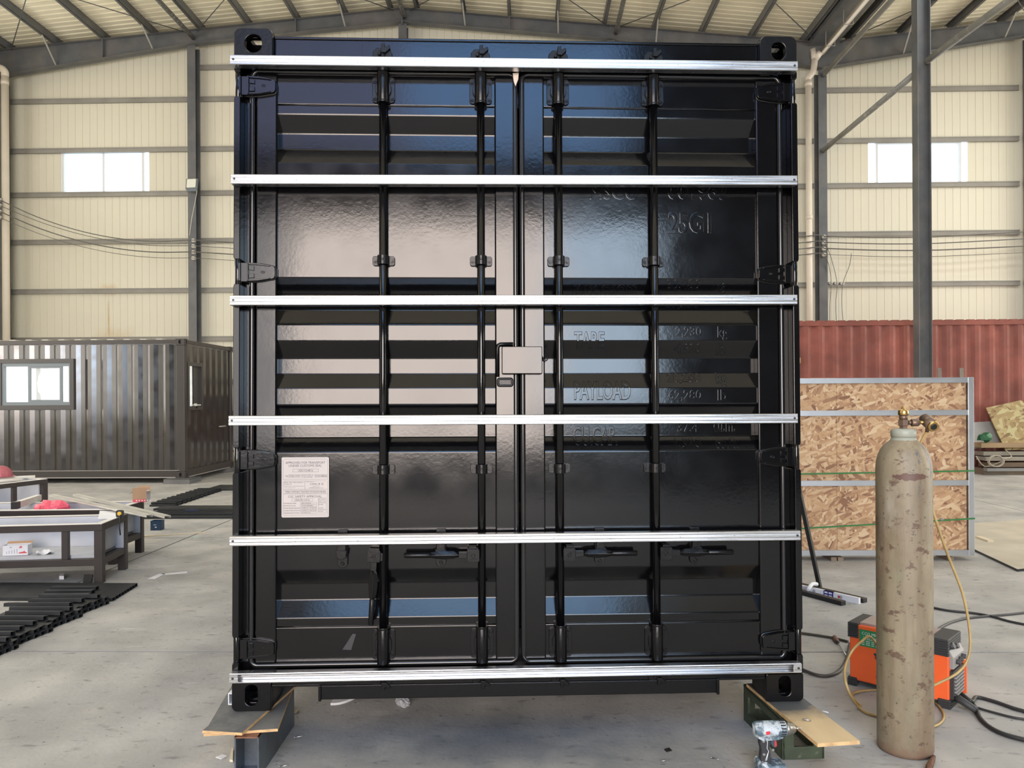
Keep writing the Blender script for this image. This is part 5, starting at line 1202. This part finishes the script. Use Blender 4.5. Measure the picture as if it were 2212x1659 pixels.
# things on bench C
q = atZ(4, 1034, .52)
for k, (xa, ya, xb, yb) in enumerate(((-60, 1037, 76, 1030), (-60, 1045, 48, 1036))):
    pa, pb = atZ(xa, ya, .52+.0*k), atZ(xb, yb, .52); tag(MB().cyl(pa, pb, .022, 8).build('pvc_pipe', rim_m), 'white pipe lying on the far bench frame, %s' % ('upper one with rounded end' if k == 0 else 'lower one'), 'pipe')
bm = bmesh.new(); bmesh.ops.create_uvsphere(bm, u_segments=20, v_segments=12, radius=.13)
for v in bm.verts:
    if v.co.z < 0: v.co.z *= .15; v.co.x *= 1.25; v.co.y *= 1.25
me = bpy.data.meshes.new('hard_hat'); bm.to_mesh(me); bm.free(); me.materials.append(mat('dusty_red_plastic', (.42, .11, .13), .45, var=.1))
q = atZ(2, 1028, .56); tag(link('hard_hat', me, loc=(q.x, q.y, .56)), 'dusty red hard hat lying at the left edge on the far bench frame', 'hard hat')
# ---- blue box, strips on the floor
q = atZ(325, 1146); carton('small dark blue open box on the floor behind the bench frames', Matrix.Translation((q.x, q.y, .001)) @ Matrix.Rotation(R(4), 4, 'Z'), .118, .10, .108, [mat('navy_card', (.020, .05, .10), .5, var=.1), kraft], [], lambda t, a, b, c: MB().box(.035, .065, -.0008, 0, .06, .066).box(.05, .07, -.0008, 0, .03, .042).build('print', card_w, t))
tag(MB().bar(atZ(250, 1163, .006), atZ(445, 1150, .006), .02, .012).build('wood_strip', mat('strip_wood', (.66, .56, .40), .6)), 'long pale wood strip lying on the floor by the blue box', 'strip')
scrap_piece('white_strip', [(319, 1251), (335, 1251), (358, 1240), (346, 1239)], .003, white_ps, 'short flat white strip on the floor before the bench frames', 'strip')
scrap_piece('white_strip', [(346, 1240), (358, 1242), (404, 1238), (404, 1235)], .003, white_ps, 'thin white strip on the floor touching the short flat one', 'strip')
scrap_piece('white_crumb', [(128, 1252), (138, 1252), (138, 1246), (130, 1246)], .03, white_ps, 'white crumb of foam on the floor under the nearest bench frame')
scrap_piece('grey_scrap', [(414, 1162), (430, 1163), (428, 1160), (418, 1159)], .004, mat('teal_scrap', (.35, .42, .38), .6), 'greenish scrap on the floor between bench and container')
q = atZ(173, 1265); mb = MB(); mb.prism([(q.y, 0), (q.y+.05, 0), (q.y+.07, .075), (q.y+.06, .078), (q.y+.04, .012), (q.y, .006)], q.x, q.x+.068, 'x'); tag(mb.build('black_bracket', rubber), 'small black bent bracket standing behind the black tubes', 'bracket')

# ---- black tubes
def tube_mesh(L, wd=.05, ht=.025, t=.003):
    mb = MB(); mb.ring([(-wd/2, 0), (wd/2, 0), (wd/2, ht), (-wd/2, ht)], [(-wd/2+t, t), (wd/2-t, t), (wd/2-t, ht-t), (-wd/2+t, ht-t)], -L, 0, axis='x')
    me = mb.mesh('steel_tube', tube2_m); fix_normals(me); return me
tube2_m = mat('black_tube_satin', (.020, .022, .024), .45, rvar=.08)
t_short = [tube_mesh(L) for L in (.38, .42, .46)]; t_long = tube_mesh(2.4); t_mid = tube_mesh(.36); t_xl = tube_mesh(3.6)
def place_tube(me, x, y, z, rz, rx, label, group, ry=0.0):
    o = link('steel_tube', me, None, loc=(x, y, z), rot=(rx, ry, rz)); return tag(o, label, 'tube', group)
G1 = 'short black tubes piled at the left edge'; L1 = 'short black rectangular tube in the pile at the left edge of the floor'
y = 4.42; k = 0
while y < 5.62:
    xr = -3.13+.02*math.sin(k*2.1)
    for j in range(2): place_tube(t_short[(k+j) % 3], xr+.012*j, y+.054*j, .0015, R(1.5*math.sin(k)), 0, L1, G1)
    for j in range(2): place_tube(t_short[(k+j+1) % 3], xr-.02+.02*j, y+.012+.052*j, .028, R(1.2*math.sin(k*1.7)), R(2), L1, G1)
    place_tube(t_short[k % 3], xr-.05+.03*math.sin(k*1.3), y+.03, .056, R(1.5*math.sin(k*.9)), R(-9), L1, G1)
    y += .112; k += 1
G2 = 'long black tubes laid flat at the left edge'
for j in range(9): place_tube(t_long, -3.11-.006*j, 5.70+.052*j, .0015, R(-1.2), 0, 'long black rectangular tube laid flat beside the short pile at the left edge', G2)
for j in range(3): place_tube(t_mid, -3.30-.03*j, 5.70+.11*j, .0285, R(2-j), 0, 'short black tube resting on the flat long tubes at the left edge', 'short tubes on the flat tubes')
G3 = 'long black tubes lying behind the blue box'
for j in range(10): place_tube(t_xl, -1.5, 9.66+.052*j, .0015, R(.3), 0, 'long black tube lying on the floor behind the blue box', G3)
for j in range(3): place_tube(t_xl, -1.5+.1*j, 9.78+.16*j, .028, R(.2), 0, 'long black tube on top of the layer behind the blue box', 'upper long black tubes')
for j in range(6): place_tube(t_xl, -1.5, 10.38+.052*j, .0015, R(.1), 0, 'long black tube lying on the floor behind the blue box', G3)
k = 0; y = 10.75
while y < 12.55:
    place_tube(t_mid, -4.98-.04*(y-10.75)+.015*math.sin(k*2.3), y, .0015, R(2*math.sin(k)), 0, 'short black tube in the row on the floor in front of the brown container', 'short black tubes in a row')
    if k % 3 == 1: place_tube(t_mid, -4.99-.04*(y-10.75), y+.02, .028, R(2*math.cos(k)), R(6), 'short black tube lying on the row in front of the brown container', 'short black tubes on the row')
    y += .056; k += 1
for j in range(12): place_tube(t_xl, -1.75, 12.62+.054*j, .0015, 0, 0, 'long black tube lying on the floor in front of the brown container', 'long black tubes before the container')
q = atZ(400, 1104, .05); tag(MB().bar(q, q+Vector((.16, .02, .01)), .03, .02).build('blue_clamp', mat('navy_plastic', (.02, .035, .10), .4)), 'small blue tool lying on the long black tubes', 'tool')

# ================================================================== BROWN CONTAINER CABIN
bc_m = mat('dark_bronze_gloss', (.030, .026, .024), .17, spec=1.0, rvar=.05, vs=2); bc_m2 = mat('dark_bronze_satin', (.045, .038, .035), .4)
BX1, BX0, BY0, BY1, BZ0, BZ1 = -6.21, -12.27, 13.78, 16.05, .09, 2.61
bc = thing('shipping_container', 'dark brown container cabin with side window standing at the back on the left', 'container', (0, 0, 0))
fw0, fw1, fz0, fz1 = -9.62, -8.22, 1.345, 2.26
def ribs(x0, x1):
    pr = []; x = x0
    while x < x1-.28: pr += [(x, .055), (x+.072, .055), (x+.140, .019), (x+.212, .019), (x+.280, .055)]; x += .285
    pr.append((x1, .055)); return pr
def rib_sheet(pr, z0, z1, M, name='side_panel'):
    mb = MB(); q = len(pr); mb.add([M @ Vector((a, b, z0)) for a, b in pr]+[M @ Vector((a, b, z1)) for a, b in pr], [(i, i+1, q+i+1, q+i) for i in range(q-1)]); return mb.build(name, bc_m, bc)
F_ = Matrix.Translation((0, BY0, 0)); allp = ribs(BX0+.15, BX1-.15)
cutl = [p for p in allp if p[0] <= fw0]; cutm = [p for p in allp if fw0-.3 <= p[0] <= fw1+.3]; cutr = [p for p in allp if p[0] >= fw1-.01]
def clip(prf, a, b):
    out = []
    for (x0, y0), (x1, y1) in zip(prf, prf[1:]):
        if x1 <= a or x0 >= b: continue
        xa, xb = max(a, x0), min(b, x1); f = lambda x: y0+(y1-y0)*(x-x0)/(x1-x0)
        if not out: out.append((xa, f(xa)))
        out.append((xb, f(xb)))
    return out
rib_sheet(clip(allp, BX0+.15, fw0), BZ0+.14, BZ1-.10, F_); rib_sheet(clip(allp, fw1, BX1-.15), BZ0+.14, BZ1-.10, F_)
rib_sheet(clip(allp, fw0, fw1), BZ0+.14, fz0, F_); rib_sheet(clip(allp, fw0, fw1), fz1, BZ1-.10, F_)
E_ = Matrix.Translation((BX1, BY0, 0)) @ Matrix.Rotation(R(90), 4, 'Z')
ewy0, ewy1, ewz0, ewz1 = .16, .76, 1.345, 2.17
ep = ribs(.15, BY1-BY0-.1)
rib_sheet(clip(ep, .15, ewy0), BZ0+.14, BZ1-.10, E_, 'end_panel'); rib_sheet(clip(ep, ewy1, BY1-BY0-.1), BZ0+.14, BZ1-.10, E_, 'end_panel'); rib_sheet(clip(ep, ewy0, ewy1), BZ0+.14, ewz0, E_, 'end_panel'); rib_sheet(clip(ep, ewy0, ewy1), ewz1, BZ1-.10, E_, 'end_panel')
for z0, z1, nm in ((BZ0, BZ0+.14, 'bottom_rail'), (BZ1-.10, BZ1-.015, 'top_rail')):
    MB().box(BX0+.1, BX1-.1, BY0, BY0+.07, z0+.01, z1).build(nm, bc_m2, bc, .004); MB().box(BX1-.07, BX1, BY0+.1, BY1-.1, z0+.01, z1).build(nm, bc_m2, bc, .004)
lip = mat('pale_lip', (.42, .40, .38), .4)
MB().box(BX0+.1, BX1-.17, BY0-.006, BY0+.004, BZ0+.004, BZ0+.018).build('rail_lip', lip, bc); MB().box(BX1-.004, BX1+.006, BY0+.17, BY1-.17, BZ0+.004, BZ0+.016).build('rail_lip', lip, bc)
MB().box(BX0+.1, BX1-.1, BY0-.004, BY0+.004, BZ0+.134, BZ0+.142).build('rail_lip', lip, bc)
for x0 in (BX0, BX1-.15):
    for y0 in (BY0, BY1-.12):
        MB().box(x0, x0+.15, y0, y0+.12, BZ0+.11, BZ1-.11).build('corner_post', bc_m2, bc, .01)
        for z0 in (BZ0, BZ1-.115):
            c = MB(); cx = x0+.075; c.ring(rrect(x0-.006, x0+.156, z0, z0+.115, .006), rrect(cx-.025, cx+.025, z0+.02, z0+.095, .024), y0-.008, y0+.03); c.box(x0, x0+.15, y0+.03, y0+.12, z0+.004, z0+.111); c.build('corner_casting', bc_m2, bc)
            if x0 > -7 : 
                c = MB(); c.ring(rrect(y0, y0+.12, z0, z0+.115, .006), rrect(y0+.035, y0+.085, z0+.02, z0+.095, .024), BX1, BX1+.012, axis='x'); c.build('corner_casting', bc_m2, bc)
mb = MB(); x = BX0+.12
while x < BX1-.3: mb.prism([(x, BZ1-.02), (x+.03, BZ1+.003), (x+.12, BZ1+.003), (x+.15, BZ1-.02)], BY0+.02, BY1-.02, 'y'); x += .30
mb.build('roof_ribs', mat('roof_pale', (.55, .52, .46), .5), bc); MB().box(BX0+.02, BX1-.02, BY0+.02, BY1-.02, BZ1-.05, BZ1-.018).build('roof_panel', bc_m2, bc)
inn = mat('white_interior', (.86, .85, .83), .6)
MB().box(BX0+.08, BX1-.08, BY1-.06, BY1-.02, BZ0+.1, BZ1-.05).build('back_wall', inn, bc); MB().box(BX0+.06, BX1-.06, BY0+.06, BY1-.06, BZ0+.12, BZ0+.16).build('floor_deck', inn, bc)
MB().box(BX0+.06, BX1-.06, BY0+.08, BY1-.06, BZ1-.10, BZ1-.06).build('ceiling_lining', inn, bc); MB().box(BX0+.02, BX0+.06, BY0+.06, BY1-.06, BZ0+.1, BZ1-.06).build('end_wall', bc_m2, bc)
lp = area('cabin_fill_light', (-9.2, 14.9, BZ1-.13), (0, 0, 0), 3.6, 1.0, 13.0, (1, .97, .94)); lp.parent = bc  # added light that whitens the view through the cabin windows
MB().box(-11.05, -7.35, 14.35, 15.45, BZ1-.112, BZ1-.101).build('fill_light_panel', inn, bc)
# cabin window with grey aluminium frame
wf = mat('slate_frame', (.16, .19, .21), .4); wb2 = mat('dark_surround', (.055, .05, .048), .4)
wn1 = MB(); wn1.ring([(fw0-.02, fz0-.01), (fw1, fz0-.01), (fw1, fz1), (fw0-.02, fz1)], [(fw0+.07, fz0+.075), (fw1-.07, fz0+.075), (fw1-.07, fz1-.075), (fw0+.07, fz1-.075)], BY0-.03, BY0+.10); wn1 = wn1.build('window_surround', wb2, bc, .003)
a, b, z0, z1 = fw0+.07, fw1-.07, fz0+.075, fz1-.075
MB().ring([(a, z0), (b, z0), (b, z1), (a, z1)], [(a+.04, z0+.06), (b-.03, z0+.06), (b-.03, z1-.06), (a+.04, z1-.06)], BY0-.012, BY0+.05).build('window_frame', wf, bc)
sa = atY(66, 820, BY0).x; sb = atY(129, 820, BY0).x
MB().ring([(sa-.045, z0+.05), (sb+.045, z0+.05), (sb+.045, z1-.05), (sa-.045, z1-.05)], [(sa+.0, z0+.10), (sb, z0+.10), (sb, z1-.095), (sa, z1-.095)], BY0-.006, BY0+.03).build('window_sash', wf, bc)
MB().box(sa, sb, BY0+.010, BY0+.015, z0+.10, z1-.095).build('pane', glass, bc); MB().box(a+.04, sa-.045, BY0+.03, BY0+.035, z0+.06, z1-.06).build('pane', glass, bc); MB().box(sb+.045, b-.03, BY0+.03, BY0+.035, z0+.06, z1-.06).build('pane', glass, bc)
gf = mat('grey_film', (.38, .39, .40), .5)
mb = MB(); zz0, zz1 = z0+.10, z1-.095; cv = [(sa+.08, zz1), (sa+.16, zz1), (sa+.17, zz1-.05), (sa+.12, zz1-.16), (sa+.10, zz1-.28), (sa+.115, zz1-.42), (sa+.16, zz0+.1), (sa+.17, zz0), (sa+.08, zz0)]; mb.prism(cv, BY0+.032, BY0+.036, 'y'); mb.build('torn_film', gf, bc)
# end window
M4 = E_; ew = MB(); ew.ring([(ewy0-.03, ewz0-.03), (ewy1+.02, ewz0-.03), (ewy1+.02, ewz1+.03), (ewy0-.03, ewz1+.03)], [(ewy0+.04, ewz0+.04), (ewy1-.04, ewz0+.04), (ewy1-.04, ewz1-.04), (ewy0+.04, ewz1-.04)], -.01, .09, M=M4); ew.build('end_window_frame', wb2, bc)
ew = MB(); ew.box(ewy0+.30, ewy1-.04, .04, .06, ewz0+.04, ewz1-.04, M=M4); ew.build('end_window_sash', wb2, bc); ew = MB(); ew.box(ewy0+.04, ewy0+.30, .045, .05, ewz0+.04, ewz1-.04, M=M4); ew.build('pane', glass, bc)
ew = MB(); ew.box(ewy0+.20, ewy1-.06, .0, .03, ewz0+.05, ewz0+.07, M=M4).box(ewy0+.30, ewy0+.34, -.01, .03, ewz0+.0, ewz0+.09, M=M4); ew.build('window_latch', rim_m, bc)
hd = atY(476, 921, 15.3); MB().tube([(BX1+.005, 15.30, .965), (BX1+.03, 15.32, .965), (BX1+.03, 15.58, .965), (BX1+.005, 15.60, .965)], .012, 8).build('pull_bar', lip, bc)
# channel blocks under the cabin
for (px, lab) in ((352, 'grey steel channel block under the front corner of the brown container'),):
    q = atZ(px, 1046); mb = MB(); x0, x1 = atZ(353, 1046).x, atZ(408, 1046).x; mb.box(x0, x1-.012, q.y+.0, q.y+.006, 0, .085).box(x0, x1, q.y, q.y+.5, .08, .0885).box(x1-.012, x1, q.y+.0, q.y+.5, 0, .085); tag(mb.build('steel_block', steel_grey), lab, 'block')
tag(MB().box(BX0+.1, BX0+.6, 13.9, 14.3, 0, .088).build('steel_block', steel_grey), 'grey steel block under the left end of the brown container', 'block')
tag(MB().box(-6.75, -6.15, 15.7, 16.1, 0, .088).build('steel_block', steel_grey), 'grey steel block under the rear corner of the brown container', 'block')
# stack of materials seen in the gap right of the cabin
for z0, z1, colr, lab, yo in ((0, .14, (.45, .26, .08), 'orange-brown board at the bottom of the stack behind the brown container', 0), (.141, .33, (.55, .53, .46), 'cream sheets in the stack behind the brown container', .05), (.331, .37, (.30, .09, .07), 'thin red sheet in the stack behind the brown container', .05), (.371, .55, (.58, .58, .55), 'white sheets in the stack behind the brown container', .05), (.551, 1.25, (.13, .075, .06), 'brown cabinet standing on the stack behind the brown container', .1), (1.251, 1.6, (.10, .10, .10), 'dark box on top of the brown cabinet at the back', .2)):
    o = MB().box(-6.75+yo, -4.2, 17.1, 18.2, z0, z1); tag(o.build('material_stack', mat('stack_%d' % int(z0*1000), colr, .6, var=.12), None, .004), lab, 'stack')
tag(MB().box(-6.3, -5.3, 16.5, 16.9, 0, .14).build('steel_channel_stack', steel_grey), 'grey channels on the floor right of the brown container', 'channels')

# ================================================================== PIPES, WIRES, LAMP ON THE BACK WALL
PYY = 18.42
x = atY(1748, 500, PYY).x
dp = thing('drainpipe', 'cream plastic drainpipe running down beside the grey column and along the valley gutter', 'drainpipe')
zb1 = atY(1748, 172, PYY).z
MB().cyl((x, PYY, 0), (x, PYY, zb1), .072, 18).build('down_pipe', pvc, dp)
p1 = Vector((x, PYY, zb1-.02)); p2 = atY(1757, 155, PYY); p3 = atY(1760, 128, PYY)
MB().tube([p1, p1+Vector((0, 0, .06)), p2, p3], .074, 16).build('offset_bend', pvc, dp)
MB().cyl(p3-Vector((0, 0, .05)), Vector((p3.x-.03, PYY, atY(1757, 106, PYY).z)), .070, 16).build('stub_pipe', pvc, dp)
hz_ = atY(1775, 113, PYY)
MB().tube([p3-Vector((0, 0, .02)), p3+Vector((.10, -.05, .12)), hz_, Vector((hz_.x, 9.0, hz_.z+.1))], .072, 16).build('gutter_pipe', pvc, dp)
for zc in (atY(1748, 182, PYY).z, atY(1748, 470, PYY).z): MB().cyl((x, PYY, zc-.05), (x, PYY, zc+.05), .082, 16).build('pipe_socket', pvc, dp)
for yc in (17.9, 16.9):
    mb = MB(); xx, zz = hz_.x, hz_.z+.01*(18.4-yc); mb.tube([(xx-.1, yc, zz+.33), (xx-.1, yc, zz-.09), (xx+.1, yc, zz-.09), (xx+.1, yc, zz+.33)], .012, 6); mb.build('hanger', mat('hanger_steel', (.3, .28, .25), .5), dp)
x = atY(12.5, 500, 18.3).x; zt = atY(12, 152, 18.3).z
dp2 = thing('drainpipe', 'cream plastic drainpipe with elbow at the left edge of the photo', 'drainpipe')
MB().cyl((x, 18.3, 0), (x, 18.3, zt-.12), .082, 18).build('down_pipe', pvc, dp2); MB().tube(smooth([(x, 18.3, zt-.14), (x, 18.3, zt-.05), (x-.06, 18.3, zt+.03), (x-.16, 18.3, zt+.06), (x-.5, 18.3, zt+.07)], 5), .085, 16).build('elbow', pvc, dp2)
MB().cyl((x, 18.3, zt-.35), (x, 18.3, zt-.25), .09, 16).build('pipe_socket', pvc, dp2)
# bracing pipes of the valley column row
br_m = mat('bracing_pipe', (.27, .27, .25), .42, var=.15, vs=4, col2=(.42, .41, .38), c2s=5, c2lo=.56, c2hi=.64)
def brace(label, a, b, r_=.055): return tag(MB().cyl(a, b, r_, 14).build('brace_pipe', br_m), label, 'brace')
brace('grey brace pipe slanting down from the tall column to the wall column behind the drainpipe', Vector((7.10, 18.58, atY(1769, 326, 18.6).z)), Vector((7.14, 14.28, atY(1976, 155, 14.2).z)), .058)
brace('grey brace pipe rising from the tall column towards the top right corner', Vector((7.22, 14.0, atY(2000, 131, 14.0).z)), Vector((7.22, 8.2, 7.2)), .06)
brace('flaked grey pipe running along the valley above the drainpipe', Vector((7.12, 18.58, atY(1767, 163, 18.6).z)), Vector((7.12, 9.0, atY(1767, 163, 18.6).z+.03)), .055)
# floodlight
q = atY(414, 399, 18.52); fl = thing('floodlight', 'white LED floodlight clamped to the grey column left of the container', 'floodlight', q, (R(-8), 0, R(-6)))
MB().box(-.145, .145, -.02, .04, -.11, .15).build('housing', wf, fl, .01); MB().prism(rrect(-.115, .115, -.08, .135, .02), -.026, -.018, 'y').build('lens', mat('led_lens', (.80, .80, .70), .4), fl)
MB().box(-.11, .14, -.015, .04, -.17, -.11).build('driver_box', wf, fl, .006); MB().tube([(-.05, .04, 0), (.0, .09, -.02), (.05, .12, -.02)], .012, 8).build('bracket', steel_grey, fl)
MB().tube([(.13, .02, -.12), (.15, .0, -.2), (.06, .0, -.9), (.02, .03, -1.27)], .006, 6).build('lamp_cord', pvc, fl)
# insulator racks
porcelain = mat('porcelain', (.74, .72, .66), .3); wire_m = mat('grey_wire', (.14, .135, .12), .6)
def rack(label, pts):
    t = thing('insulator_rack', label, 'insulators', pts[0])
    o = pts[0]
    for p in pts:
        d = p-o; MB().tube([d+Vector((0, -.05, 0)), d+Vector((0, -.03, 0)), d+Vector((0, 0, 0)), d+Vector((0, .03, 0)), d+Vector((0, .05, 0))], [.03, .046, .034, .046, .03], 14).build('insulator', porcelain, t)
        MB().cyl(d+Vector((0, -.06, 0)), d+Vector((0, .06, 0)), .014, 8).build('pin', steel_grey, t)
    MB().bar(Vector((0, .075, 0))-(pts[-1]-o)*.12, (pts[-1]-o)*1.12+Vector((0, .075, 0)), .03, .03, up=(0, 1, 0)).build('rack_bar', steel_grey, t)
    return t
YI = 18.5
ILp = [atY(418, yy, YI) for yy in (519.5, 532, 545, 558)]; rack('four white insulators in a column on the grey column under the floodlight', ILp)
IRp = [atY(1780, yy, YI) for yy in (511.5, 524.5, 537.5, 550.5)]; rack('four white insulators in a column beside the drainpipe column', IRp)
IHp = [atY(xx, 612.5, 18.7) for xx in (1781.5, 1793.5, 1806, 1819)]; rack('four white insulators side by side on the girt beside the drainpipe column', IHp)
ILe = [atY(-2, yy, 18.1) for yy in (431, 443, 456, 469)]; rack('white insulators at the left edge of the photo on the drainpipe column', ILe)
def wire(label, pts, r_=.010, grp=None): return tag(MB().tube(smooth(pts, 5), r_, 6, cap=True).build('overhead_wire', wire_m), label, 'wire', grp)
nm = ('top', 'second', 'third', 'lowest')
for k in range(4):
    a, b = ILe[k], ILp[k]; mid = [a+(b-a)*t+Vector((0, -.07, -(.36, .30, .32, .30)[k]*4*t*(1-t))) for t in (.2, .4, .6, .8)]
    wire('%s of the four wires sagging from the left edge to the column insulators' % nm[k], [a]+mid+[b-Vector((0, .06, 0))], (.012, .008, .014, .007)[k])
    wire('%s of the four wires between the left column insulators and the container' % nm[k], [b-Vector((0, .06, 0)), b+Vector((.6, -.05, -.04)), b+Vector((2.2, -.02, -.16))], (.012, .008, .014, .007)[k])
    c = IRp[k]; e_ = atY(2225, (500, 515, 531, 545)[k], YI)
    wire('%s of the four wires running right from the insulators beside the drainpipe' % nm[k], [c-Vector((0, .06, 0)), c+(e_-c)*.25+Vector((0, -.05, -.06)), c+(e_-c)*.5+Vector((0, -.05, -.08)), c+(e_-c)*.75+Vector((0, -.05, -.05)), e_], (.013, .013, .015, .007)[k])
    wire('%s of the four wires between the container edge and the drainpipe insulators' % nm[k], [c+Vector((-1.4, 0, -.05)), c+Vector((-.6, -.12, -.02)), c-Vector((.2, .22, 0)), c-Vector((0, .06, 0))], .012)
    h = IHp[k]; 
    s_ = (IRp[(0, 3, 1, 2)[k]] if k < 3 else IRp[3]+Vector((.62, 0, .02)))
    wire('%s drop wire from the upper to the lower insulators beside the drainpipe' % ('first', 'second', 'third', 'fourth')[k], [s_-Vector((0, .06, 0)), (s_*.6+h*.4)+Vector((.04, -.05, 0)), h-Vector((0, .06, 0)), h+Vector((-.03, -.05, -.5)), h+Vector((-.06+.03*k, -.03, -1.4)), h+Vector((-.05, 0, -2.4))], .007)
